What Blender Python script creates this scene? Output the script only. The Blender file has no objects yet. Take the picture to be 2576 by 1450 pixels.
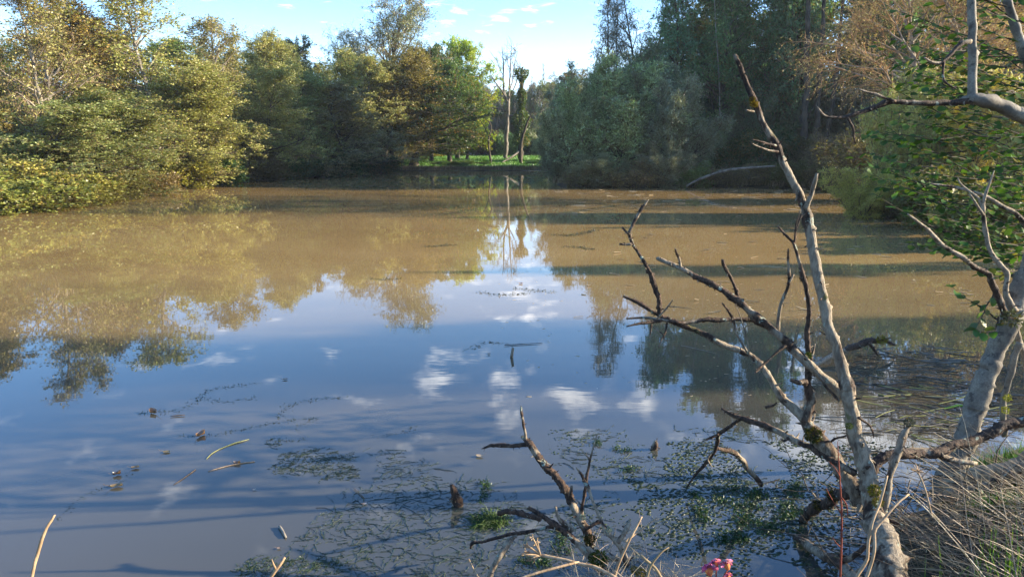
import bpy, math
import numpy as np
from mathutils import Vector
rng = np.random.default_rng(11)
PI = math.pi
scn = bpy.context.scene
COL = scn.collection
RAD = math.radians

# ------------------------------------------------------------------ camera
F = 1786.0                 # focal length in units of a 2576 px wide picture
CX, CY = 1288.0, 725.0
PITCH = RAD(11.64)
H = 2.2                    # eye height over the water
CP, SP = math.cos(PITCH), math.sin(PITCH)
cam = bpy.data.cameras.new('camera')
cam.sensor_width = 36.0
cam.lens = 36.0 * F / 2576.0
cam.clip_start = 0.05
cam.clip_end = 6000
camo = bpy.data.objects.new('camera', cam)
COL.objects.link(camo)
camo.location = (0, 0, H)
camo.rotation_euler = (PI / 2 - PITCH, 0, 0)
scn.camera = camo

# ------------------------------------------------------------------ light
SUN_EL, SUN_AZ = 17.5, 86.0          # azimuth clockwise from +Y (the view direction)
world = bpy.data.worlds.new("World")
scn.world = world
world.use_nodes = True
sd = Vector((math.sin(RAD(SUN_AZ)) * math.cos(RAD(SUN_EL)), math.cos(RAD(SUN_AZ)) * math.cos(RAD(SUN_EL)), math.sin(RAD(SUN_EL))))
sun = bpy.data.lights.new('sun', 'SUN')
sun.energy = 5.0
sun.angle = RAD(0.53)
sun.color = (1.0, 0.87, 0.66)
suno = bpy.data.objects.new('sun', sun)
COL.objects.link(suno)
suno.location = (30, -5, 30)
suno.rotation_euler = sd.to_track_quat('Z', 'Y').to_euler()
vs = scn.view_settings
vs.view_transform = 'Standard'
vs.look = 'None'
vs.gamma = 1.0
vs.use_curve_mapping = False
vs.exposure = 1.88
cy = scn.cycles
cy.max_bounces = 7
cy.diffuse_bounces = 4
cy.glossy_bounces = 3
cy.transmission_bounces = 3
cy.transparent_max_bounces = 4
cy.caustics_reflective = False
cy.caustics_refractive = False
cy.sample_clamp_indirect = 6.0
cy.sample_clamp_direct = 5.0
cy.use_denoising = True
try:
    cy.denoiser = 'OPENIMAGEDENOISE'
    cy.denoising_prefilter = 'ACCURATE'
except Exception:
    pass


def pix_ray(px, py):
    x = (px - CX) / F
    y = -(py - CY) / F
    return np.array((x, CP + y * SP, -SP + y * CP))


def at(px, py, Y):
    """world point seen at pixel (px, py) at distance Y ahead"""
    d = pix_ray(px, py)
    t = Y / d[1]
    return np.array((d[0] * t, Y, H + d[2] * t))


def on_plane(px, py, z=0.0):
    d = pix_ray(px, py)
    t = (z - H) / d[2]
    return np.array((d[0] * t, d[1] * t, z))


def opt_depth(p):
    return p[1] * CP - (p[2] - H) * SP


# ------------------------------------------------------------------ sky with thin clouds
wn = world.node_tree.nodes
wl = world.node_tree.links
wn.clear()


def N(tree, typ, **kw):
    n = tree.nodes.new(typ)
    for k, v in kw.items():
        setattr(n, k, v)
    return n


def math_node(tree, op, a, b=None, clamp=False):
    n = tree.nodes.new('ShaderNodeMath')
    n.operation = op
    n.use_clamp = clamp
    for i, v in enumerate((a, b)):
        if v is None:
            continue
        if isinstance(v, (int, float)):
            n.inputs[i].default_value = v
        else:
            tree.links.new(v, n.inputs[i])
    return n.outputs[0]


def maprange(tree, v, a, b, c, d, smooth=True):
    n = tree.nodes.new('ShaderNodeMapRange')
    n.interpolation_type = 'SMOOTHSTEP' if smooth else 'LINEAR'
    tree.links.new(v, n.inputs[0])
    for i, x in enumerate((a, b, c, d)):
        n.inputs[1 + i].default_value = x
    return n.outputs[0]


def mixcol(tree, f, a, b, blend='MIX'):
    n = tree.nodes.new('ShaderNodeMix')
    n.data_type = 'RGBA'
    n.blend_type = blend
    for sock, v in ((n.inputs[0], f), (n.inputs[6], a), (n.inputs[7], b)):
        if isinstance(v, (int, float)):
            sock.default_value = v
        elif isinstance(v, (tuple, list)):
            sock.default_value = (v[0], v[1], v[2], 1)
        else:
            tree.links.new(v, sock)
    return n.outputs[2]


wt = world.node_tree
sky = N(wt, 'ShaderNodeTexSky', sky_type='NISHITA', sun_disc=False)
sky.sun_elevation = RAD(SUN_EL)
sky.sun_rotation = RAD(SUN_AZ)
sky.altitude = 50
sky.air_density = 1.0
sky.dust_density = 0.4
sky.ozone_density = 2.2
tc = N(wt, 'ShaderNodeTexCoord')
sep = N(wt, 'ShaderNodeSeparateXYZ')
wl.new(tc.outputs['Generated'], sep.inputs[0])
zz = math_node(wt, 'ADD', math_node(wt, 'MAXIMUM', sep.outputs[2], 0.0), 0.10)
comb = N(wt, 'ShaderNodeCombineXYZ')
wl.new(math_node(wt, 'DIVIDE', sep.outputs[0], zz), comb.inputs[0])
wl.new(math_node(wt, 'DIVIDE', sep.outputs[1], zz), comb.inputs[1])
nz = N(wt, 'ShaderNodeTexNoise')
nz.inputs['Scale'].default_value = 5.5
nz.inputs['Detail'].default_value = 7.0
nz.inputs['Roughness'].default_value = 0.56
nz.inputs['Distortion'].default_value = 0.35
wl.new(comb.outputs[0], nz.inputs['Vector'])
dens = math_node(wt, 'MULTIPLY', math_node(wt, 'SUBTRACT', nz.outputs[0], 0.5), 2.3)


def cloud_dir(px, py, mirrored):
    d = pix_ray(px, py)
    d = d / np.linalg.norm(d)
    if mirrored:
        d[2] = -d[2]
    return d


# directions in which thin cloud stands (some seen in the sky, some in the pond's mirror)
puffs = [(1100, 20, 0, .050, .12), (1260, -20, 0, .045, .12), 
         (1100, 965, 1, .045, .26), (1265, 975, 1, .045, .32), (1435, 985, 1, .045, .22), (1610, 1025, 1, .05, .30),
         (1355, 745, 1, .05, .24), (1470, 1085, 1, .05, .24), (1280, 1060, 1, .035, .18), (2060, 1055, 1, .09, .42),
         (2260, 1090, 1, .09, .40), (1860, 1090, 1, .06, .30), (1700, 1050, 1, .04, .22), (1070, 1030, 1, .02, .14)]
bias = None
for (px, py, mir, rad, amp) in puffs:
    c = cloud_dir(px, py, mir)
    dn = N(wt, 'ShaderNodeVectorMath', operation='DISTANCE')
    nrm = N(wt, 'ShaderNodeVectorMath', operation='NORMALIZE')
    wl.new(tc.outputs['Generated'], nrm.inputs[0])
    wl.new(nrm.outputs[0], dn.inputs[0])
    dn.inputs[1].default_value = tuple(c)
    v = maprange(wt, dn.outputs['Value'], 0.0, rad * 1.5, amp * 1.15, 0.0)
    bias = v if bias is None else math_node(wt, 'ADD', bias, v)
dens2 = math_node(wt, 'ADD', dens, bias)
cf = maprange(wt, dens2, 0.20, 0.86, 0.0, 0.85)
# low horizon whitening by moist air
hz = maprange(wt, sep.outputs[2], 0.0, 0.18, 0.30, 0.0)
skyc = mixcol(wt, hz, sky.outputs[0], (9.0, 10.0, 11.0))
skyc = mixcol(wt, 1.0, skyc, (0.80, 0.92, 1.12), 'MULTIPLY')
hs = N(wt, 'ShaderNodeHueSaturation')
hs.inputs['Saturation'].default_value = 1.10
wl.new(skyc, hs.inputs['Color'])
skyc = hs.outputs[0]
skyc = mixcol(wt, cf, skyc, (10.5, 10.6, 10.8))
bg = N(wt, 'ShaderNodeBackground')
bg.inputs['Strength'].default_value = 0.115
wl.new(skyc, bg.inputs['Color'])
wo = N(wt, 'ShaderNodeOutputWorld')
wl.new(bg.outputs[0], wo.inputs['Surface'])

# ------------------------------------------------------------------ mesh helpers


def set_smooth(me, flag=True):
    me.polygons.foreach_set('use_smooth', np.full(len(me.polygons), flag, dtype=bool))


def mesh_quads(name, V, Q, mat, smooth=False, attr=None):
    V = np.asarray(V, dtype=np.float32).reshape(-1, 3)
    Q = np.asarray(Q, dtype=np.int32)
    k = Q.shape[1]
    me = bpy.data.meshes.new(name)
    me.vertices.add(len(V))
    me.vertices.foreach_set('co', V.ravel())
    me.loops.add(Q.size)
    me.loops.foreach_set('vertex_index', Q.ravel())
    me.polygons.add(len(Q))
    me.polygons.foreach_set('loop_start', np.arange(0, Q.size, k, dtype=np.int32))
    me.update(calc_edges=True)
    if smooth:
        set_smooth(me)
    if attr is not None:
        for an, arr in attr.items():
            a = me.attributes.new(an, 'FLOAT', 'POINT')
            a.data.foreach_set('value', np.asarray(arr, dtype=np.float32))
    if mat is not None:
        me.materials.append(mat)
    return me


def obj(name, me, parent=None):
    o = bpy.data.objects.new(name, me)
    COL.objects.link(o)
    if parent is not None:
        o.parent = parent
    return o


def tag(o, label=None, cat=None, group=None, kind=None):
    if label:
        o['label'] = label
    if cat:
        o['category'] = cat
    if group:
        o['group'] = group
    if kind:
        o['kind'] = kind
    return o


def thing(name, loc, label, cat, group=None, rz=0.0):
    o = bpy.data.objects.new(name, None)
    o.empty_display_size = 0.2
    COL.objects.link(o)
    o.location = tuple(float(v) for v in loc)
    o.rotation_euler = (0, 0, rz)
    return tag(o, label, cat, group)


def unit(a):
    return a / np.maximum(np.linalg.norm(a, axis=-1, keepdims=True), 1e-9)


def tubes(P, R, S=4, rough=0.0):
    """P (K,n,3) centre lines, R (K,n) radii -> verts, quads"""
    P = np.asarray(P, float)
    R = np.asarray(R, float)
    K, n, _ = P.shape
    T = unit(np.gradient(P, axis=1))
    mean = unit(P[:, -1] - P[:, 0] + 1e-6)
    ref = np.where(np.abs(mean[:, 2:3]) < 0.8, np.array([[0, 0, 1.0]]), np.array([[1.0, 0.2, 0]]))
    U = unit(np.cross(T, np.broadcast_to(ref[:, None, :], T.shape)))
    W = np.cross(T, U)
    a = np.arange(S) * 2 * PI / S
    rr = R[:, :, None] * np.ones(S)
    if rough > 0:
        rr = rr * (1 + rough * rng.standard_normal(rr.shape))
    V = P[:, :, None, :] + rr[..., None] * (U[:, :, None, :] * np.cos(a)[:, None] + W[:, :, None, :] * np.sin(a)[:, None])
    idx = np.arange(K * n * S).reshape(K, n, S)
    A = idx[:, :-1, :]
    B = np.roll(idx, -1, axis=2)[:, :-1, :]
    C = np.roll(idx, -1, axis=2)[:, 1:, :]
    D = idx[:, 1:, :]
    Q = np.stack([A, B, C, D], axis=-1).reshape(-1, 4)
    return V.reshape(-1, 3), Q


class Bag:
    def __init__(self):
        self.V, self.Q, self.n = [], [], 0

    def add(self, V, Q):
        self.V.append(V)
        self.Q.append(Q + self.n)
        self.n += len(V)

    def mesh(self, name, mat, smooth=False, shift=None):
        V = np.concatenate(self.V)
        if shift is not None:
            V = V - np.asarray(shift)
        return mesh_quads(name, V, np.concatenate(self.Q), mat, smooth)


def leaf_quads(Cn, length, width, up=0.35, droop=0.0, fold=0.25, axis=None):
    """diamond leaves at the points Cn"""
    n = len(Cn)
    nor = unit(rng.standard_normal((n, 3)) + np.array((0, 0, up * 2)))
    a = rng.standard_normal((n, 3)) + np.array((0, 0, -droop * 2)) if axis is None else axis + 0.45 * rng.standard_normal((n, 3))
    a = unit(a - nor * np.sum(a * nor, axis=1, keepdims=True))
    b = np.cross(nor, a)
    L = (length * rng.uniform(0.6, 1.3, (n, 1)))
    Wd = L * (width / length) * rng.uniform(0.8, 1.2, (n, 1))
    base = Cn
    tip = Cn + a * L
    mid = Cn + a * L * 0.48 - nor * L * fold * 0.3
    s1 = mid + b * Wd * 0.5 + nor * Wd * fold
    s2 = mid - b * Wd * 0.5 + nor * Wd * fold
    V = np.stack([base, s1, tip, s2], axis=1).reshape(-1, 3)
    Q = np.arange(n * 4).reshape(n, 4)
    return V, Q


# ------------------------------------------------------------------ materials
def new_mat(name):
    m = bpy.data.materials.new(name)
    m.use_nodes = True
    m.node_tree.nodes.clear()
    return m, m.node_tree


def leaf_material(name, autumn=0.3, autumn_col=(0.20, 0.105, 0.025), trans=0.32, gloss=0.06, patch=0.25):
    m, t = new_mat(name)
    geo = N(t, 'ShaderNodeNewGeometry')
    oi = N(t, 'ShaderNodeObjectInfo')
    txc = N(t, 'ShaderNodeTexCoord')
    no = N(t, 'ShaderNodeTexNoise')
    no.inputs['Scale'].default_value = 0.55
    no.inputs['Detail'].default_value = 3.0
    add = N(t, 'ShaderNodeVectorMath', operation='ADD')
    t.links.new(txc.outputs['Object'], add.inputs[0])
    sc = N(t, 'ShaderNodeVectorMath', operation='SCALE')
    t.links.new(oi.outputs['Random'], sc.inputs['Scale'])
    sc.inputs[0].default_value = (37, 51, 23)
    t.links.new(sc.outputs[0], add.inputs[1])
    t.links.new(add.outputs[0], no.inputs['Vector'])
    rnd = geo.outputs['Random Per Island']
    r2 = math_node(t, 'FRACT', math_node(t, 'MULTIPLY', rnd, 17.31))
    # turned leaves: more of them where the noise is high
    thr = math_node(t, 'ADD', math_node(t, 'MULTIPLY', math_node(t, 'SUBTRACT', no.outputs[0], 0.5), patch * 6), autumn)
    turned = math_node(t, 'LESS_THAN', r2, thr)
    col = mixcol(t, math_node(t, 'MULTIPLY', turned, 0.75), oi.outputs['Color'], autumn_col)
    hsv = N(t, 'ShaderNodeHueSaturation')
    t.links.new(maprange(t, r2, 0, 1, 0.485, 0.52, False), hsv.inputs['Hue'])
    t.links.new(maprange(t, rnd, 0, 1, 0.65, 1.4, False), hsv.inputs['Value'])
    hsv.inputs['Saturation'].default_value = 1.0
    t.links.new(col, hsv.inputs['Color'])
    dif = N(t, 'ShaderNodeBsdfDiffuse')
    trn = N(t, 'ShaderNodeBsdfTranslucent')
    t.links.new(hsv.outputs[0], dif.inputs[0])
    tcol = mixcol(t, 1.0, hsv.outputs[0], (1.05, 1.15, 0.45), 'MULTIPLY')
    t.links.new(tcol, trn.inputs[0])
    mx = N(t, 'ShaderNodeMixShader')
    mx.inputs[0].default_value = trans
    t.links.new(dif.outputs[0], mx.inputs[1])
    t.links.new(trn.outputs[0], mx.inputs[2])
    gl = N(t, 'ShaderNodeBsdfGlossy')
    gl.inputs['Roughness'].default_value = 0.42
    mg = N(t, 'ShaderNodeMixShader')
    mg.inputs[0].default_value = gloss
    t.links.new(mx.outputs[0], mg.inputs[1])
    t.links.new(gl.outputs[0], mg.inputs[2])
    out = N(t, 'ShaderNodeOutputMaterial')
    t.links.new(mg.outputs[0], out.inputs[0])
    return m


def simple_bark(name, c1, c2, scale=6.0, bump=0.4):
    m, t = new_mat(name)
    txc = N(t, 'ShaderNodeTexCoord')
    mp = N(t, 'ShaderNodeMapping')
    mp.inputs['Scale'].default_value = (1, 1, 0.3)
    t.links.new(txc.outputs['Object'], mp.inputs[0])
    no = N(t, 'ShaderNodeTexNoise')
    no.inputs['Scale'].default_value = scale
    no.inputs['Detail'].default_value = 6
    no.inputs['Roughness'].default_value = 0.65
    t.links.new(mp.outputs[0], no.inputs['Vector'])
    f = maprange(t, no.outputs[0], 0.36, 0.64, 0, 1)
    col = mixcol(t, f, c1, c2)
    b = N(t, 'ShaderNodeBsdfPrincipled')
    b.inputs['Roughness'].default_value = 0.85
    b.inputs['Specular IOR Level'].default_value = 0.2
    t.links.new(col, b.inputs['Base Color'])
    bp = N(t, 'ShaderNodeBump')
    bp.inputs['Strength'].default_value = bump
    bp.inputs['Distance'].default_value = 0.02
    t.links.new(no.outputs[0], bp.inputs['Height'])
    t.links.new(bp.outputs[0], b.inputs['Normal'])
    out = N(t, 'ShaderNodeOutputMaterial')
    t.links.new(b.outputs[0], out.inputs[0])
    return m


M = {}
M['leaf_autumn'] = leaf_material('alder_leaf', 0.18, (0.36, 0.285, 0.12), gloss=0.03)
M['leaf_green'] = leaf_material('green_leaf', 0.08, (0.20, 0.14, 0.03), gloss=0.03)
M['leaf_oak'] = leaf_material('oak_leaf', 0.06, (0.34, 0.18, 0.03), patch=0.28, gloss=0.03, trans=0.4)
M['leaf_willow'] = leaf_material('willow_leaf', 0.05, (0.15, 0.11, 0.03), trans=0.25, gloss=0.08)
M['leaf_near'] = leaf_material('near_alder_leaf', 0.05, (0.20, 0.17, 0.03), trans=0.42, gloss=0.022, patch=0.05)
M['bark_pale'] = simple_bark('pale_alder_bark', (0.17, 0.14, 0.11), (0.34, 0.30, 0.24))
M['bark_dark'] = simple_bark('dark_bark', (0.035, 0.028, 0.02), (0.10, 0.08, 0.055))
M['bark_twig'] = simple_bark('brown_twig', (0.10, 0.065, 0.04), (0.22, 0.155, 0.10))
M['bark_orange'] = simple_bark('orange_twig', (0.30, 0.17, 0.07), (0.48, 0.31, 0.15))
M['bark_grey'] = simple_bark('grey_dead_bark', (0.10, 0.085, 0.065), (0.24, 0.21, 0.165))


# ------------------------------------------------------------------ ground and water
POND = np.array([(-30, 2.4), (-12, 2.3), (-3.5, 2.55), (-1.2, 2.75), (0.05, 2.85), (0.30, 3.3), (0.72, 3.28), (0.85, 2.7), (1.35, 2.2),
                 (1.68, 2.5), (1.88, 3.2), (2.05, 3.8), (2.35, 4.1), (2.9, 4.05), (3.1, 4.7), (3.9, 5.1), (5.2, 6.4), (7.2, 9.0), (10.2, 13), (12.2, 17), (11.6, 20),
                 (11.8, 24), (15, 31.5), (16, 34.5), (10, 36.2), (5, 35.8), (2.2, 36.6), (2.4, 45), (3.4, 54), (1.5, 56.5), (0.4, 55.7), (-1.2, 56.5), (-3, 55.5), (-4.6, 56.3), (-6.4, 55.5), (-7.5, 56.0), (-8.6, 55.4), (-10.5, 50),
                 (-12.6, 45), (-15, 40.5), (-18.3, 36), (-18, 32.5), (-17.6, 27), (-19, 23), (-22, 17), (-26, 10), (-30, 6)], float)


def poly_sd(X, Y):
    """signed distance to the pond outline, positive outside"""
    p = np.stack([X, Y], -1)
    d2 = np.full(X.shape, 1e18)
    inside = np.zeros(X.shape, bool)
    n = len(POND)
    for i in range(n):
        a, b = POND[i], POND[(i + 1) % n]
        ab = b - a
        t = np.clip(((p - a) @ ab) / (ab @ ab), 0, 1)
        q = a + t[..., None] * ab
        d2 = np.minimum(d2, np.sum((p - q) ** 2, -1))
        c = ((a[1] > Y) != (b[1] > Y)) & (X < (b[0] - a[0]) * (Y - a[1]) / (b[1] - a[1] + 1e-12) + a[0])
        inside ^= c
    d = np.sqrt(d2)
    return np.where(inside, -d, d)


def sstep(x, a, b):
    t = np.clip((x - a) / (b - a), 0, 1)
    return t * t * (3 - 2 * t)


def ground_z(X, Y):
    X = np.asarray(X, float)
    Y = np.asarray(Y, float)
    sd_ = poly_sd(X, Y)
    z = -0.7 * sstep(-sd_, 0, 2.5) + 0.32 * sstep(sd_, 0, 0.9) * (1 - sstep(Y, 52, 54)) + 0.30 * sstep(sd_, -0.2, 4.5) * sstep(Y, 52, 54) + 0.012 * np.clip(sd_, 0, 60)
    z = z - 0.02
    z = z + 0.05 * np.sin(X * 1.7 + 0.6) * np.sin(Y * 1.3 + 1.1) * sstep(sd_, 0.1, 1.0)
    z = z + 0.35 * sstep(sd_, 0.6, 2.6) * sstep(-Y, -3.5, -1.0) * 0.6
    far = np.hypot(X, Y - 25)
    z = z + 9.0 * sstep(far, 75, 230) + 14 * sstep(far, 300, 900)
    return z


def gz(x, y):
    return float(ground_z(np.array([x]), np.array([y]))[0])


def grid_axis(lo_far, lo, hi, hi_far, step):
    core = np.arange(lo, hi + 1e-6, step)
    g = step * 1.25 ** np.arange(1, 60)
    lo_part = lo - np.cumsum(g)
    hi_part = hi + np.cumsum(g)
    return np.concatenate([lo_part[lo_part > lo_far][::-1], core, hi_part[hi_part < hi_far]])


gx = grid_axis(-1800, -4, 8, 1800, 0.11)
gy = grid_axis(-1500, 1.2, 8, 1800, 0.11)
GX, GY = np.meshgrid(gx, gy, indexing='ij')
# medium rings need a finer step than the geometric growth gives
gx = np.unique(np.concatenate([gx, np.arange(-26, 22, 0.6)]))
gy = np.unique(np.concatenate([gy, np.arange(-2, 62, 0.6)]))
GX, GY = np.meshgrid(gx, gy, indexing='ij')
GZ = ground_z(GX, GY)
nx, ny = GX.shape
idx = np.arange(nx * ny).reshape(nx, ny)
Q = np.stack([idx[:-1, :-1], idx[1:, :-1], idx[1:, 1:], idx[:-1, 1:]], -1).reshape(-1, 4)


def ground_material():
    m, t = new_mat('leaf_litter_soil')
    txc = N(t, 'ShaderNodeTexCoord')
    a = N(t, 'ShaderNodeTexNoise')
    a.inputs['Scale'].default_value = 0.7
    a.inputs['Detail'].default_value = 8
    b_ = N(t, 'ShaderNodeTexNoise')
    b_.inputs['Scale'].default_value = 14
    b_.inputs['Detail'].default_value = 8
    b_.inputs['Roughness'].default_value = 0.7
    for x in (a, b_):
        t.links.new(txc.outputs['Object'], x.inputs['Vector'])
    c = mixcol(t, maprange(t, b_.outputs[0], .35, .65, 0, 1), (0.035, 0.024, 0.014), (0.13, 0.09, 0.05))
    c = mixcol(t, maprange(t, a.outputs[0], .48, .62, 0, .7), c, (0.035, 0.05, 0.015))
    p = N(t, 'ShaderNodeBsdfPrincipled')
    p.inputs['Roughness'].default_value = 0.95
    t.links.new(c, p.inputs['Base Color'])
    bp = N(t, 'ShaderNodeBump')
    bp.inputs['Strength'].default_value = 0.8
    bp.inputs['Distance'].default_value = 0.04
    t.links.new(b_.outputs[0], bp.inputs['Height'])
    t.links.new(bp.outputs[0], p.inputs['Normal'])
    o = N(t, 'ShaderNodeOutputMaterial')
    t.links.new(p.outputs[0], o.inputs[0])
    return m


M['ground'] = ground_material()
tag(obj('ground', mesh_quads('ground', np.stack([GX, GY, GZ], -1), Q, M['ground'], True)), kind='structure')


def water_material():
    m, t = new_mat('muddy_water')
    txc = N(t, 'ShaderNodeTexCoord')
    mp = N(t, 'ShaderNodeMapping')
    mp.inputs['Scale'].default_value = (0.55, 1.5, 1)
    t.links.new(txc.outputs['Object'], mp.inputs[0])
    n1 = N(t, 'ShaderNodeTexNoise')
    n1.inputs['Scale'].default_value = 2.2
    n1.inputs['Detail'].default_value = 3
    n2 = N(t, 'ShaderNodeTexNoise')
    n2.inputs['Scale'].default_value = 11
    n2.inputs['Detail'].default_value = 2
    for x in (n1, n2):
        t.links.new(mp.outputs[0], x.inputs['Vector'])
    hh = math_node(t, 'ADD', n1.outputs[0], math_node(t, 'MULTIPLY', n2.outputs[0], 0.10))
    bp = N(t, 'ShaderNodeBump')
    bp.inputs['Strength'].default_value = 0.016
    bp.inputs['Distance'].default_value = 0.05
    t.links.new(hh, bp.inputs['Height'])
    nw = N(t, 'ShaderNodeTexNoise')
    nw.inputs['Scale'].default_value = 0.16
    nw.inputs['Detail'].default_value = 3
    t.links.new(mp.outputs[0], nw.inputs['Vector'])
    t.links.new(maprange(t, nw.outputs[0], 0.42, 0.66, 0.006, 0.026), bp.inputs['Strength'])
    # silt in suspension, a little uneven
    n3 = N(t, 'ShaderNodeTexNoise')
    n3.inputs['Scale'].default_value = 0.22
    n3.inputs['Detail'].default_value = 4
    t.links.new(mp.outputs[0], n3.inputs['Vector'])
    c = mixcol(t, maprange(t, n3.outputs[0], .35, .65, 0, 1), (0.285, 0.182, 0.070), (0.33, 0.215, 0.086))
    # base colour darkens around the weed bed in the near right corner
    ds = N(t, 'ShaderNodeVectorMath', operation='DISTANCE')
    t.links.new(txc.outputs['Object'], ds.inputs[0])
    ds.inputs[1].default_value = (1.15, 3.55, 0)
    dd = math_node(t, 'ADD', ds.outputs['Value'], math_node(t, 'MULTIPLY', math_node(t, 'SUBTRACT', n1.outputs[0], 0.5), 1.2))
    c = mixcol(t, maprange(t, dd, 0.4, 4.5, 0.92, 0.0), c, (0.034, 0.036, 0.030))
    # base colour grades darker and greyer toward the near bank
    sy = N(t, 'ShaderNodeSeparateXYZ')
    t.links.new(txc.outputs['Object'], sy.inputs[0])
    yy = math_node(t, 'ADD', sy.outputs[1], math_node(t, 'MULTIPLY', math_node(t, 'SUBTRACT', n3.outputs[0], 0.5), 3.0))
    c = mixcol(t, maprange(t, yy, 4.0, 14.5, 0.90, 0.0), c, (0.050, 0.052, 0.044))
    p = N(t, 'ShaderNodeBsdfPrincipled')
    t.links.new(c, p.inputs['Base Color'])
    p.inputs['Roughness'].default_value = 0.015
    p.inputs['IOR'].default_value = 1.58
    t.links.new(bp.outputs[0], p.inputs['Normal'])
    o = N(t, 'ShaderNodeOutputMaterial')
    t.links.new(p.outputs[0], o.inputs[0])
    return m


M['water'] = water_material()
WX, WY = np.meshgrid(np.array([-34.0, -15, 0, 15, 20]), np.array([1.0, 20, 40, 60]), indexing='ij')
n0, n1_ = WX.shape
idx = np.arange(n0 * n1_).reshape(n0, n1_)
Qw = np.stack([idx[:-1, :-1], idx[1:, :-1], idx[1:, 1:], idx[:-1, 1:]], -1).reshape(-1, 4)
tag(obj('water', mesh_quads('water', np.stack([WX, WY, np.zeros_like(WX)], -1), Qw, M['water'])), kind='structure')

# ------------------------------------------------------------------ trees: prototypes grown level by level
def grow(start, direc, length, n, wob, trop):
    K = len(start)
    P = np.zeros((K, n, 3))
    P[:, 0] = start
    d = unit(np.asarray(direc, float))
    step = (np.asarray(length, float) / (n - 1)).reshape(K, 1)
    for i in range(1, n):
        d = unit(d + wob * rng.standard_normal((K, 3)) + np.asarray(trop))
        P[:, i] = P[:, i - 1] + d * step
    return P


def sample(P, par, t):
    n = P.shape[1]
    f = np.clip(t, 0, 0.9999) * (n - 1)
    i = f.astype(int)
    w = (f - i)[:, None]
    a, b = P[par, i], P[par, i + 1]
    return a * (1 - w) + b * w, unit(b - a)


def branch_dirs(tan, ang):
    r = rng.standard_normal(tan.shape)
    r = unit(r - tan * np.sum(r * tan, 1, keepdims=True))
    return unit(tan * np.cos(ang)[:, None] + r * np.sin(ang)[:, None])


PROTO = {}


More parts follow.
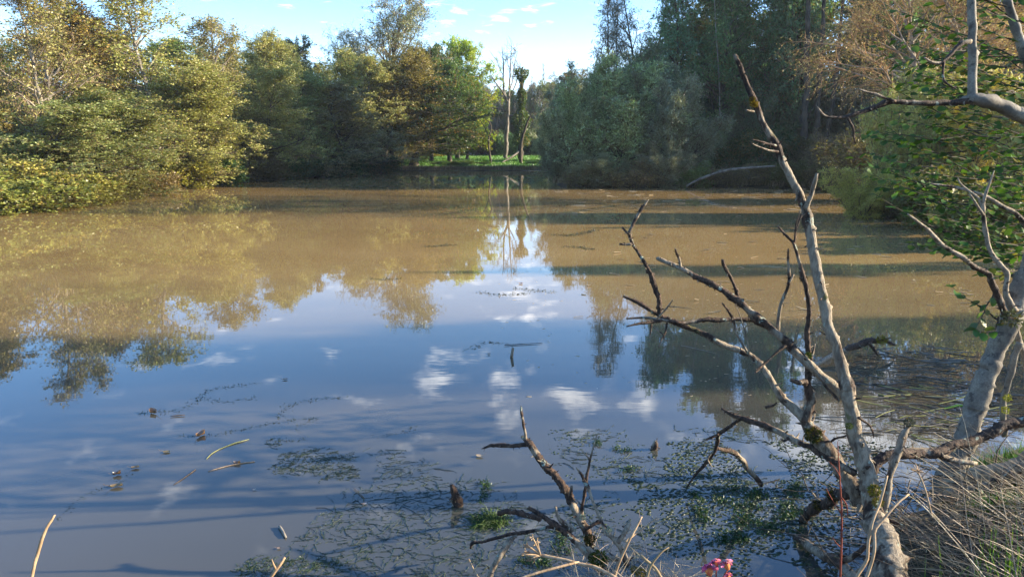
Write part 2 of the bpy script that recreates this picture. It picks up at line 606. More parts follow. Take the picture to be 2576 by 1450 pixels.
def proto(key, Ht=10.0, stems=1, spread=0.08, tr=0.16, limbs=34, l0=0.12, lang=(0.7, 1.25), llen=3.2, prof=None, ltrop=(0, 0, 0.02),
          sec=7, sang=(0.5, 1.0), slen=0.42, strop=(0, 0, 0.0), tw=5, tlen=0.55, ttrop=(0, 0, -0.05), leaves=9, ll=0.12, lw=0.065, up=0.35, droop=0.1,
          wob=0.12, leaf='leaf_autumn', bark='bark_dark', twig='bark_twig', fill=0, twr=0.006, dome=False):
    # stems
    ang = rng.uniform(0, 2 * PI, stems) + np.arange(stems) * 2 * PI / stems
    st = np.stack([np.cos(ang), np.sin(ang), np.zeros(stems)], 1) * (0.12 if stems > 1 else 0)
    di = np.stack([np.cos(ang) * spread, np.sin(ang) * spread, np.ones(stems)], 1) * 1.0
    di[:, :2] *= rng.uniform(0.5, 1.4, (stems, 1))
    sl = Ht * rng.uniform(0.86 if stems > 1 else 1.0, 1.03, stems)
    if dome:
        di[:, :2] *= np.linspace(0.15, 1.5, stems)[:, None]
        sl = sl * (1.0 - 0.30 * np.linspace(0, 1, stems) ** 1.5)
    S = grow(st, di, sl, 12, 0.055, (0, 0, 0.03))
    S[:, 0, 2] -= 0.6
    tt = np.linspace(0, 1, 12)
    Rs = tr / math.sqrt(stems) ** 0.6 * (1 - 0.93 * tt ** 0.85)[None, :] * np.ones((stems, 1))
    Rs[:, 0] *= 1.45
    trunk = Bag()
    trunk.add(*tubes(S, Rs, 8, 0.05))
    # limbs
    K = limbs * stems
    par = np.repeat(np.arange(stems), limbs)
    t = l0 + (0.97 - l0) * ((np.tile(np.arange(limbs), stems) + rng.uniform(0, 1, K)) / limbs)
    p0, tan = sample(S, par, t)
    la = rng.uniform(lang[0], lang[1], K) * (1 - 0.45 * t)
    u = (t - l0) / (1 - l0)
    pf = prof(u) if prof else (0.45 + 0.55 * np.sin(np.clip(u * 1.25 + 0.25, 0, 1) * PI) ** 0.8) * (1 - 0.75 * u ** 2)
    Ll = llen * pf * rng.uniform(0.7, 1.2, K)
    L = grow(p0, branch_dirs(tan, la), Ll, 7, wob, ltrop)
    rl = np.minimum(tr * 0.42 * (1 - 0.8 * t) * (Ll / llen) ** 0.5 + 0.008, 0.09)
    t7 = np.linspace(0, 1, 7)
    trunk.add(*tubes(L, rl[:, None] * (1 - 0.85 * t7)[None, :], 5))
    br = Bag()
    par2 = np.repeat(np.arange(K), sec)
    K2 = len(par2)
    t2 = 0.15 + 0.85 * rng.uniform(0, 1, K2) ** 0.8
    p2, tan2 = sample(L, par2, t2)
    L2 = Ll[par2] * slen * rng.uniform(0.5, 1.25, K2) * (1.15 - 0.5 * t2)
    S2 = grow(p2, branch_dirs(tan2, rng.uniform(sang[0], sang[1], K2)), L2, 5, wob * 1.2, strop)
    r2 = np.clip(rl[par2] * 0.35, twr * 1.1, 0.03)
    br.add(*tubes(S2, r2[:, None] * (1 - 0.7 * np.linspace(0, 1, 5))[None, :], 4))
    par3 = np.repeat(np.arange(K2), tw)
    K3 = len(par3)
    t3 = rng.uniform(0.1, 1, K3)
    p3, tan3 = sample(S2, par3, t3)
    L3 = tlen * rng.uniform(0.5, 1.3, K3)
    T3 = grow(p3, branch_dirs(tan3, rng.uniform(0.4, 1.1, K3)), L3, 4, wob * 1.4, ttrop)
    keep = rng.random(K3) < 0.75
    br.add(*tubes(T3[keep], np.full((keep.sum(), 4), twr) * (1 - 0.6 * np.linspace(0, 1, 4)), 3))
    parts = [('trunk', trunk.mesh(key + '_trunk', M[bark], True)), ('branches', br.mesh(key + '_branches', M[twig], False))]
    nl = int(round(K3 * leaves))
    if nl > 0:
        par4 = rng.integers(0, K3, nl)
        pl, tanl = sample(T3, par4, rng.uniform(0.05, 1.0, nl))
        pl = pl + rng.standard_normal((nl, 3)) * 0.05
        if fill:
            q = rng.integers(0, K2, fill)
            pf_, tf_ = sample(S2, q, rng.uniform(0, 1, fill))
            pl = np.concatenate([pl, pf_ + rng.standard_normal((fill, 3)) * 0.22])
            tanl = np.concatenate([tanl, tf_])
        V, Qd = leaf_quads(pl, ll, lw, up=up, droop=droop, axis=None if droop > 0.3 else tanl)
        parts.append(('crown', mesh_quads(key + '_crown', V, Qd, M[leaf])))
        ref = pl
    else:
        ref = T3.reshape(-1, 3)
    rad = float(np.percentile(np.hypot(ref[:, 0], ref[:, 1]), 86))
    top = float(np.percentile(ref[:, 2], 99.7))
    PROTO[key] = (parts, rad, top)


def layered(u):
    return (0.88 + 0.12 * np.sin(u * 9)) * (1 - 0.72 * u ** 2.4)


# leafy alders hanging over the water (several seeds), gold and olive
proto('alder_a', stems=2, spread=0.16, l0=0.0, limbs=34, llen=3.4, prof=layered, lang=(0.75, 1.4), ltrop=(0, 0, 0.01), sec=9, tw=6, leaves=15, ll=0.105, lw=0.064, up=0.45)
proto('alder_b', stems=3, spread=0.22, l0=0.0, limbs=25, llen=3.0, prof=layered, lang=(0.7, 1.4), ltrop=(0, 0, 0.01), sec=9, tw=6, leaves=14, ll=0.10, lw=0.062, up=0.4)
proto('alder_c', stems=1, l0=0.03, limbs=60, llen=3.3, lang=(0.75, 1.35), prof=layered, sec=9, tw=7, leaves=13, ll=0.10, lw=0.062, up=0.45)
# open tall alder, sky through the crown
proto('open_alder', stems=1, tr=0.17, l0=0.2, limbs=56, llen=2.9, lang=(0.9, 1.35), prof=lambda u: (0.8 + 0.2 * np.sin(u * 11)) * (1 - 0.55 * u ** 2.0), sec=7, tw=5, leaves=7, ll=0.12, lw=0.065, up=0.4, bark='bark_pale')
# pale forked alder that has dropped most leaves
proto('bare_alder', stems=2, spread=0.16, tr=0.16, l0=0.16, limbs=30, llen=2.6, lang=(0.7, 1.2), sec=8, tw=6, leaves=4.0, ll=0.10, lw=0.055, bark='bark_pale', twig='bark_twig', twr=0.007)
# big fine-leaved willow tree behind
proto('crack_willow', stems=3, spread=0.28, tr=0.3, l0=0.14, limbs=26, llen=3.6, lang=(0.5, 1.15), sec=9, tw=6, tlen=0.7, ttrop=(0, 0, -0.10), leaves=9, ll=0.15, lw=0.042, up=0.1, droop=0.4, leaf='leaf_willow', bark='bark_dark')
# oak, rounded masses
proto('oak', stems=1, tr=0.24, l0=0.14, limbs=46, llen=4.2, lang=(0.9, 1.4), prof=lambda u: 0.75 + 0.25 * np.sin(u * PI) - 0.5 * u ** 4, sec=10, tw=6, tlen=0.5, leaves=14, ll=0.135, lw=0.085, up=0.3, leaf='leaf_oak')
proto('dome_willow', stems=1, tr=0.26, l0=0.16, limbs=48, llen=4.2, lang=(0.6, 1.3), prof=lambda u: 0.72 + 0.28 * np.sin(u * PI) - 0.38 * u ** 4, ltrop=(0, 0, 0.04), sec=9, tw=6, tlen=0.65, ttrop=(0, 0, -0.08), leaves=8, ll=0.15, lw=0.045, up=0.1, droop=0.35, leaf='leaf_willow')
# domed sallow bush down to the water
proto('sallow', Ht=7.0, stems=17, spread=0.75, tr=0.13, l0=0.0, limbs=14, llen=2.0, lang=(0.5, 1.3), sec=6, tw=5, tlen=0.6, ltrop=(0, 0, 0.05), ttrop=(0, 0, 0.06), strop=(0, 0, 0.05), leaves=9, ll=0.14, lw=0.045, up=0.1, leaf='leaf_willow', dome=True)
proto('sallow_b', Ht=7.0, stems=15, spread=0.7, tr=0.13, l0=0.0, limbs=15, llen=2.1, lang=(0.5, 1.3), sec=7, tw=5, tlen=0.6, ltrop=(0, 0, 0.03), ttrop=(0, 0, 0.06), strop=(0, 0, 0.03), leaves=8.5, ll=0.14, lw=0.047, up=0.1, leaf='leaf_willow', dome=True)
# tall wood alder with bare lower trunk
proto('wood_alder', Ht=15, stems=1, tr=0.2, l0=0.16, limbs=64, llen=3.4, lang=(0.8, 1.35), prof=lambda u: (0.85 + 0.15 * np.sin(u * 13)) * (1 - 0.5 * u ** 2), sec=8, tw=5, tlen=0.7, leaves=11, ll=0.165, lw=0.10, up=0.4, leaf='leaf_green')
# open willow, drooping fine leaves against the sky
proto('open_willow', Ht=12, stems=2, spread=0.12, tr=0.17, l0=0.16, limbs=26, llen=2.6, lang=(0.7, 1.25), sec=7, tw=5, tlen=0.7, ttrop=(0, 0, -0.16), leaves=5.0, ll=0.17, lw=0.042, droop=0.7, leaf='leaf_willow')
# bramble and low bush
proto('bramble', Ht=2.6, stems=14, spread=1.0, tr=0.03, l0=0.0, limbs=11, llen=1.1, lang=(0.6, 1.3), sec=6, tw=4, tlen=0.35, ltrop=(0, 0, -0.06), leaves=6.5, ll=0.095, lw=0.072, up=0.3, leaf='leaf_green', twr=0.005, dome=True)
# upright yellow sallow shoots
proto('yellow_sallow', Ht=5.0, stems=18, spread=0.40, tr=0.05, l0=0.05, limbs=16, llen=0.9, lang=(0.3, 0.8), sec=4, tw=4, tlen=0.4, ltrop=(0, 0, 0.12), ttrop=(0, 0, 0.1), leaves=9, ll=0.10, lw=0.036, up=0.0, leaf='leaf_willow', twig='bark_orange')
# fine-twigged autumn tree with hanging orange-brown sprays
proto('orange_tree', Ht=11, stems=2, spread=0.1, tr=0.2, l0=0.32, limbs=30, llen=4.6, lang=(0.7, 1.3), prof=lambda u: 0.9 - 0.35 * u, sec=12, tw=9, tlen=1.0, sang=(0.4, 0.9), ltrop=(0, 0, 0.0), strop=(0, 0, -0.05), ttrop=(0, 0, -0.26), leaves=3.2, ll=0.09, lw=0.028, droop=0.6, leaf='leaf_autumn', bark='bark_pale', twig='bark_orange', twr=0.006)
# slender bare tree
proto('bare_tree', Ht=10, stems=2, spread=0.08, tr=0.12, l0=0.25, limbs=16, llen=1.9, lang=(0.35, 0.8), sec=6, tw=4, tlen=0.5, ltrop=(0, 0, 0.06), leaves=0, bark='bark_grey', twig='bark_grey', twr=0.012)
# thicket of bare rust-brown stems
proto('rust_thicket', Ht=2.4, stems=18, spread=0.8, tr=0.03, l0=0.05, limbs=8, llen=0.9, sec=6, tw=4, tlen=0.35, leaves=3.0, ll=0.075, lw=0.04, leaf='leaf_autumn', twig='bark_twig', dome=True)


def tree(key, name, px, Y, py_top, hw, tint, label, cat='tree', group=None, x=None, lean=None):
    """copy of a prototype standing at pixel column px, Y metres ahead, crown top at pixel row py_top, half width hw (2576-scale pixels)"""
    parts, rad, top = PROTO[key]
    xx = float(at(px, 430, Y)[0]) if x is None else x
    z0 = max(gz(xx, Y), -0.15)
    ztop = float(at(px, py_top, Y)[2])
    sz = (ztop - z0) / top
    sx = hw * opt_depth(np.array((xx, Y, 3.0))) / F / rad
    r = thing(name, (xx, Y, z0), label, cat, group, rz=float(rng.uniform(0, 2 * PI)))
    for pn, me in parts:
        o = obj(pn, me, r)
        o.scale = (sx, sx, sz)
        if pn == 'crown':
            j = rng.uniform(0.86, 1.16)
            k = rng.uniform(0.82, 1.18)
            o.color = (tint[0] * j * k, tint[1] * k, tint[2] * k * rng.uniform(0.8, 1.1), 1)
    return r


GOLD = (0.300, 0.290, 0.100)
OLIVE = (0.30, 0.31, 0.12)
PALEG = (0.335, 0.325, 0.115)
GREEN = (0.14, 0.20, 0.055)
BRIGHT = (0.27, 0.275, 0.065)
DEEP = (0.165, 0.265, 0.115)
SALLOW = (0.27, 0.335, 0.15)
GREYG = (0.22, 0.23, 0.12)
LIME = (0.34, 0.40, 0.04)
YEL = (0.50, 0.44, 0.085)

G1 = 'alders along the left bank'
# --- left bank, front row (overhanging the water)
tree('alder_b', 'alder_tree', 40, 25.8, 235, 235, PALEG, 'low olive alder overhanging the water at the left end of the left bank', group=G1)
tree('alder_a', 'alder_tree', 225, 29.5, 215, 190, GOLD, 'gold and brown alder leaning over the water right of the lowest olive one', group=G1)
tree('alder_c', 'alder_tree', 395, 34.5, 165, 170, GOLD, 'broad golden alder in front of the tall open one', group=G1)
tree('alder_a', 'alder_tree', 530, 38.5, 150, 150, PALEG, 'pale gold alder right of the tall open one', group=G1)
tree('alder_b', 'alder_tree', 640, 42, 150, 130, GOLD, 'sunlit golden alder with a shaded foot, mid left bank', group=G1)
tree('alder_c', 'alder_tree', 735, 45.5, 175, 120, OLIVE, 'olive alder left of the dark drooping one near the cove', group=G1)
tree('alder_a', 'alder_tree', 885, 48.5, 215, 135, GREYG, 'dark drooping alder over the water left of the black oak trunk', group=G1)
tree('alder_b', 'alder_tree', 800, 50, 150, 110, GOLD, 'rounded golden alder above the dark drooping one', group=G1)
# --- second row and skyline
tree('bare_alder', 'bare_alder', 85, 28.2, -70, 150, GOLD, 'nearly leafless alder with pale grey forked trunk', group=G1)
tree('alder_c', 'alder_tree', 150, 37, 15, 160, (0.30, 0.20, 0.055), 'rusty gold alder behind the pale forked trunk', group=G1)
tree('alder_a', 'alder_tree', -40, 34, -30, 150, (0.28, 0.20, 0.055), 'rusty alder cut by the left edge of the photo', group=G1)
tree('oak', 'oak_tree', 305, 44, 72, 110, (0.095, 0.115, 0.022), 'green rounded oak in the skyline dip left of the tall open alder', group='trees behind the left bank')
tree('open_alder', 'alder_tree', 405, 37.5, -28, 135, PALEG, 'tall open alder rising above the left bank, sky through its crown', group=G1)
tree('open_alder', 'alder_tree', 560, 43, 42, 100, GOLD, 'airy gold alder forming the second peak right of the tall open one', group=G1)
tree('alder_c', 'alder_tree', 625, 49, 82, 105, OLIVE, 'olive alder on the skyline right of the second peak', group=G1)
tree('alder_b', 'alder_tree', 700, 52, 112, 95, GOLD, 'gold alder on the falling skyline before the notch', group=G1)
tree('oak', 'oak_tree', 765, 62, 100, 75, (0.055, 0.08, 0.03), 'small dark round tree at the notch of the left skyline', group='trees behind the left bank')
tree('dome_willow', 'willow_tree', 935, 64, -10, 150, (0.27, 0.25, 0.11), 'tallest grey-green willow on the skyline behind the cove', 'tree', 'trees behind the left bank')
tree('dome_willow', 'willow_tree', 830, 60, 68, 85, (0.28, 0.26, 0.10), 'shorter grey-green willow at the left shoulder of the tallest one', 'tree', 'trees behind the left bank')
tree('alder_a', 'alder_tree', 880, 55, 125, 115, PALEG, 'pale gold alder below the tallest willow', group=G1)
tree('alder_c', 'alder_tree', 970, 56, 120, 110, (0.185, 0.165, 0.040), 'yellow-gold alder with orange tip below the tallest willow', group=G1)
tree('oak', 'oak_tree', 1085, 66, 112, 75, (0.075, 0.115, 0.022), 'green oak between the tallest willow and the yellow-green one', group='trees behind the left bank')
tree('oak', 'oak_tree', 1150, 72, 95, 72, LIME, 'yellow-green oak with orange patches beside the gap of sky', group='trees behind the left bank')
tree('oak', 'oak_tree', 1175, 70, 190, 50, LIME, 'low bright yellow-green oak at the left edge of the gap of sky', group='trees behind the left bank')
tree('oak', 'oak_tree', 1040, 58.5, 170, 165, (0.060, 0.092, 0.030), 'dark green oak with black trunk standing on the lawn edge', group='trees behind the left bank')
tree('oak', 'oak_tree', 1130, 63, 150, 85, (0.10, 0.16, 0.045), 'full green oak right of the black oak trunk on the lawn', group='trees behind the left bank')
tree('oak', 'oak_tree', 985, 60, 150, 80, (0.17, 0.19, 0.06), 'olive green oak left of the black oak trunk on the lawn', group='trees behind the left bank')
# --- deeper rows that close the wood on the left
for (px, Y, top, hw, key, tint, lab) in [
        (30, 50, 45, 150, 'alder_b', GOLD, 'gold tree in the second row behind the pale forked trunk'),
        (230, 54, 95, 130, 'alder_c', OLIVE, 'olive tree in the second row left of the green skyline oak'),
        (470, 56, 100, 120, 'oak', GREEN, 'green oak in the second row under the tall open alder'),
        (640, 62, 130, 110, 'alder_a', OLIVE, 'olive tree in the second row under the falling skyline'),
        (760, 68, 150, 90, 'oak', GREEN, 'green oak in the second row below the skyline notch'),
        (1000, 78, 150, 110, 'alder_b', OLIVE, 'olive tree in the second row behind the black oak trunk')]:
    tree(key, 'alder_tree' if 'alder' in key else 'oak_tree', px, Y, top, hw, tint, lab, group='trees behind the left bank')
# --- bushes at the left waterline
GB = 'bushes along the left waterline'
for (px, Y, top, hw, key, tint, lab) in [
        (40, 23.6, 420, 150, 'bramble', BRIGHT, 'bright green bramble at the water by the left edge of the photo'),
        (150, 25.6, 410, 130, 'bramble', BRIGHT, 'bright green bramble trailing into the water below the pale forked trunk'),
        (265, 28.5, 425, 95, 'bramble', (0.16, 0.15, 0.04), 'olive bramble right of the two bright green ones'),
        (350, 32.6, 410, 80, 'bramble', (0.19, 0.12, 0.05), 'russet bramble at the first corner of the left waterline'),
        (430, 35, 385, 80, 'bramble', BRIGHT, 'green bramble right of the russet one on the left waterline'),
        (530, 38.2, 385, 80, 'bramble', (0.07, 0.12, 0.035), 'deep green bramble mid left waterline'),
        (640, 41.2, 385, 80, 'bramble', (0.12, 0.10, 0.04), 'brownish bramble mid left waterline'),
        (735, 44.2, 385, 70, 'bramble', (0.06, 0.10, 0.03), 'shaded bramble where the left bank turns to the cove'),
        (840, 47.5, 380, 75, 'bramble', (0.055, 0.10, 0.028), 'dark green bramble under the dark drooping alder'),
        (930, 51.5, 385, 65, 'bramble', (0.05, 0.09, 0.03), 'dark bramble left of the black oak trunk')]:
    tree(key, 'bramble_bush', px, Y, top, hw, tint, lab, 'bush', GB)

# --- the cove: shrubs and wood behind the lawn
GC = 'shrubs behind the lawn'
for (px, Y, top, hw, key, tint, lab) in [
        (1060, 80, 365, 50, 'bramble', (0.24, 0.22, 0.04), 'sunlit yellow-green bush under the dark oak behind the lawn'),
        (1110, 82, 335, 50, 'bramble', GREEN, 'green bush behind the lawn right of the sunlit one'),
        (1165, 83, 300, 50, 'sallow', DEEP, 'dark bush behind the lawn below the yellow-green oak'),
        (1215, 84, 320, 45, 'rust_thicket', (0.16, 0.06, 0.03), 'rust-red thicket behind the lawn left of the dead tree'),
        (1270, 84, 330, 50, 'bramble', DEEP, 'dark green bush at the foot of the dead tree'),
        (1325, 86, 320, 50, 'bramble', (0.05, 0.07, 0.04), 'blue-green bush behind the lawn below the ivy column'),
        (1370, 84, 300, 50, 'sallow', SALLOW, 'grey-green bush between the ivy column and the right-hand willows'),
        (1395, 66, 280, 50, 'sallow_b', SALLOW, 'sallow bush on the lawn at the right of the cove')]:
    tree(key, 'bush', px, Y, top, hw, tint, lab, 'bush', GC)
GD = 'distant trees in the gap'
for (px, Y, top, hw, key, tint, lab) in [
        (1195, 112, 215, 60, 'oak', GREYG, 'distant grey-green tree left in the gap of sky'),
        (1255, 125, 235, 60, 'oak', (0.10, 0.10, 0.05), 'distant olive tree behind the dead tree'),
        (1325, 118, 232, 60, 'crack_willow', (0.11, 0.10, 0.05), 'distant tree just right of the ivy column'),
        (1385, 110, 205, 55, 'oak', GREYG, 'distant round tree between ivy column and willows'),
        (1440, 100, 180, 60, 'oak', (0.13, 0.12, 0.04), 'olive round tree peeping over the left shoulder of the willows'),
        (1290, 98, 262, 60, 'alder_b', DEEP, 'dark tree behind the dead trunk')]:
    tree(key, 'distant_tree', px, Y, top, hw, tint, lab, 'tree', GD)
for (px, Y, top, hw, lab) in [(1347, 92, 190, 22, 'slender bare tree right of the ivy column'), (1388, 95, 158, 26, 'taller slender bare tree nearer the willows'),
                              (1360, 84, 215, 30, 'low bare grey tree below the two slender ones'), (1238, 90, 205, 30, 'bare twiggy tree left of the dead tree')]:
    tree('bare_tree', 'bare_tree', px, Y, top, hw, GREYG, lab, 'tree', 'bare trees in the gap')

for (px, Y, top, hw, key, tint, lab) in [
        (1225, 96, 212, 40, 'sallow', GREYG, 'grey-green thicket behind the lawn left of the dead tree'),
        (1275, 100, 228, 45, 'oak', GREEN, 'green tree low behind the dead trunk'),
        (1330, 96, 215, 45, 'sallow_b', (0.15, 0.16, 0.09), 'grey thicket behind the ivy column'),
        (1375, 92, 212, 45, 'oak', GREYG, 'grey-green tree low between the slender bare trees'),
        (1415, 88, 205, 45, 'alder_c', OLIVE, 'olive tree behind the left shoulder of the sallows')]:
    tree(key, 'distant_tree', px, Y, top, hw, tint, lab, 'tree', GD)

for (px, Y, top, hw, tint, lab) in [
        (1110, 60.0, 404, 24, (0.10, 0.20, 0.05), 'low leafy clump left on the lawn edge'),
        (1165, 59.6, 402, 30, (0.12, 0.21, 0.06), 'largest leafy clump on the lawn edge'),
        (1215, 60.4, 405, 24, (0.09, 0.18, 0.05), 'leafy clump on the lawn edge by the thin leaning sapling'),
        (1345, 60.8, 404, 22, (0.10, 0.18, 0.06), 'leafy clump on the lawn edge near the sallows')]:
    tree('bramble', 'dock_clump', px, Y, top, hw, tint, lab, 'plant', 'leafy clumps on the lawn edge')

# --- right bank: sallow mass and tall wood
GS = 'sallows on the right bank'
for (px, Y, top, hw, key, tint, lab) in [
        (1440, 39.5, 215, 95, 'sallow', SALLOW, 'leftmost grey-green sallow of the right bank, edging the cove'),
        (1545, 38.4, 150, 120, 'sallow_b', SALLOW, 'tall grey-green sallow in the middle of the right bank'),
        (1665, 38.0, 185, 110, 'sallow', (0.22, 0.23, 0.11), 'brownish grey sallow at the right end of the willow mass'),
        (1500, 44, 165, 100, 'sallow', (0.17, 0.22, 0.12), 'blue-green sallow behind the leftmost one'),
        (1610, 43, 120, 110, 'sallow_b', (0.16, 0.20, 0.10), 'dark sallow rising behind the middle one'),
        (1500, 36.1, 385, 70, 'sallow_b', (0.26, 0.28, 0.13), 'low pale sallow at the water left in the willow mass'),
        (1660, 35.7, 360, 65, 'sallow', (0.24, 0.23, 0.11), 'low brown sallow at the water right in the willow mass'),
        (1405, 40, 330, 45, 'sallow_b', (0.22, 0.25, 0.12), 'low sallow at the very mouth of the cove')]:
    tree(key, 'sallow_bush', px, Y, top, hw, tint, lab, 'bush', GS)
GW = 'tall alders in the right-hand wood'
tree('open_willow', 'willow_tree', 1535, 48, -60, 85, (0.150, 0.160, 0.100), 'open drooping willow against the sky above the sallows', 'tree', GW)
tree('open_willow', 'willow_tree', 1625, 50, -140, 85, (0.140, 0.150, 0.090), 'second open willow right of the one against the sky', 'tree', GW)
for (px, Y, top, hw, tint, lab) in [
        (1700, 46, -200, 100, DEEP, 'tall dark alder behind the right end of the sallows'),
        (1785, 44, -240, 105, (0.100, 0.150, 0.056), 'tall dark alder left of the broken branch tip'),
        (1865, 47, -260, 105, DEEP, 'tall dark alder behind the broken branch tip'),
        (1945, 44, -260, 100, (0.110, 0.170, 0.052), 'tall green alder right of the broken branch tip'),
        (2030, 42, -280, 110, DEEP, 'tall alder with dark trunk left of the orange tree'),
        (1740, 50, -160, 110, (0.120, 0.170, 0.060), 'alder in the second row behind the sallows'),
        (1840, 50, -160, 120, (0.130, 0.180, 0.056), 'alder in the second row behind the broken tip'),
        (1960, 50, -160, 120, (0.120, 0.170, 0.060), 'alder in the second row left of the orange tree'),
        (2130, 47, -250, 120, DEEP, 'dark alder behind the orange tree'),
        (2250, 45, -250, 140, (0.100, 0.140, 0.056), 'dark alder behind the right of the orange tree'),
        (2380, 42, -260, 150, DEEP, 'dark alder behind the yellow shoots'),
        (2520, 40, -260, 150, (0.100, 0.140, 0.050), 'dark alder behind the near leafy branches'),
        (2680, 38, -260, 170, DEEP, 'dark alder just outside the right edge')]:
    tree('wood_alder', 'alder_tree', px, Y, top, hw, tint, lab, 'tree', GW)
GU = 'bushes under the right-hand wood'
for (px, Y, top, hw, key, tint, lab) in [
        (1770, 40.5, 300, 70, 'sallow_b', DEEP, 'dark bush in the hollow right of the sallows'),
        (1850, 40, 330, 75, 'bramble', (0.06, 0.10, 0.025), 'leafy green bush behind the fallen branch'),
        (1930, 39.5, 320, 70, 'bramble', (0.05, 0.085, 0.025), 'dark green bush at the right end of the fallen branch'),
        (2010, 39, 345, 70, 'bramble', (0.09, 0.09, 0.03), 'olive bush at the foot of the dark trunks'),
        (2090, 36.5, 330, 70, 'rust_thicket', (0.14, 0.12, 0.05), 'thicket of bare twigs right of the dark trunks'),
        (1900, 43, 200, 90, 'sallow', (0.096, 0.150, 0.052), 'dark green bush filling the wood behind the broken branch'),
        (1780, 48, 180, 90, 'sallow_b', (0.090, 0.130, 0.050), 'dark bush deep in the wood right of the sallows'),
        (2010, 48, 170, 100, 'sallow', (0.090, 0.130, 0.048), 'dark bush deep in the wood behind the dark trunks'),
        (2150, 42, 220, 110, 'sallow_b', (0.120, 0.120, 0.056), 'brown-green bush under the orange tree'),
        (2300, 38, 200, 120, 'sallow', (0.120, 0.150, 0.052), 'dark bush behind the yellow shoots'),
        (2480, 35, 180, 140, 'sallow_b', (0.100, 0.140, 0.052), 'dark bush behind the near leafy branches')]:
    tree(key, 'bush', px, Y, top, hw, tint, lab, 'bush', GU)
tree('orange_tree', 'orange_tree', 2290, 27.5, -260, 270, (0.60, 0.42, 0.17), 'fine-twigged orange-brown tree with hanging sprays, upper right')
tree('rust_thicket', 'twig_thicket', 2190, 27, 300, 110, (0.2, 0.16, 0.05), 'tangle of pale bare twigs below the orange tree', 'thicket')
GY_ = 'yellow sallow shoots on the right bank'
for (px, Y, top, hw, lab) in [(2262, 21.8, 222, 65, 'leftmost tall yellow sallow shoots below the orange tree'), (2335, 22.2, 172, 75, 'tallest yellow sallow shoots below the orange tree'),
                              (2440, 21.5, 182, 85, 'yellow sallow shoots behind the grey upright stem'), (2560, 20.5, 190, 90, 'yellow sallow shoots at the right edge')]:
    tree('yellow_sallow', 'yellow_sallow', px, Y, top, hw, YEL, lab, 'bush', GY_)
tree('yellow_sallow', 'yellow_sallow', 2172, 20.8, 422, 72, (0.42, 0.40, 0.07), 'low sunlit yellow-green sallow standing at the water', 'bush', GY_)
tree('bramble', 'bramble_bush', 2250, 21.4, 488, 60, (0.13, 0.16, 0.035), 'low green bush right of the sunlit sallow at the water', 'bush', 'bushes on the right waterline')
tree('rust_thicket', 'twig_thicket', 2300, 20.6, 480, 65, (0.13, 0.08, 0.03), 'brown twiggy bush at the water behind the drooping leaves', 'thicket', 'bushes on the right waterline')
tree('bramble', 'bramble_bush', 2400, 18.5, 430, 110, (0.12, 0.14, 0.035), 'green bush at the water behind the near leaves', 'bush', 'bushes on the right waterline')
tree('bramble', 'bramble_bush', 2520, 15.5, 450, 130, (0.20, 0.20, 0.06), 'olive bush by the water at the right edge', 'bush', 'bushes on the right waterline')

# --- closers deep in the woods
for (px, Y, top, hw, key, tint, lab) in [
        (-60, 44, 60, 150, 'oak', GREEN, 'green oak deep in the wood at the left edge'),
        (110, 48, 190, 150, 'sallow', GREEN, 'green thicket bush behind the pale forked trunk'),
        (300, 52, 230, 150, 'sallow_b', GREEN, 'green thicket bush under the skyline oak'),
        (480, 54, 235, 150, 'sallow', GREEN, 'green thicket bush behind the broad golden alder'),
        (660, 58, 245, 140, 'sallow_b', GREEN, 'green thicket bush behind the mid left bank'),
        (820, 62, 240, 120, 'sallow', DEEP, 'green thicket bush behind the dark drooping alder'),
        (960, 70, 240, 110, 'sallow_b', GREEN, 'green thicket bush left behind the black oak trunk'),
        (1090, 90, 255, 90, 'sallow', GREEN, 'green thicket bush right behind the black oak trunk')]:
    tree(key, 'thicket_bush' if 'sallow' in key else 'oak_tree', px, Y, top, hw, tint, lab, 'bush' if 'sallow' in key else 'tree', 'undergrowth in the left wood')
for (px, Y, top, hw, key, tint, lab) in [
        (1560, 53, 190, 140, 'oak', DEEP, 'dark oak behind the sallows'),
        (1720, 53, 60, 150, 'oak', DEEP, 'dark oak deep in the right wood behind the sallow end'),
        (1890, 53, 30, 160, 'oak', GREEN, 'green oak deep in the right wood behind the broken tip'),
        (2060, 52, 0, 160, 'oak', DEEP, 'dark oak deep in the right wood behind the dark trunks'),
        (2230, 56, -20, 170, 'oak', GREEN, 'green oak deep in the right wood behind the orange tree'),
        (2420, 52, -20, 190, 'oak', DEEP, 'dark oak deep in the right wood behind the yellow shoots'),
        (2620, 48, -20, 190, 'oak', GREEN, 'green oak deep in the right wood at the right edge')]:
    tree(key, 'oak_tree', px, Y, top, hw, tint, lab, 'tree', 'oaks deep in the right wood')
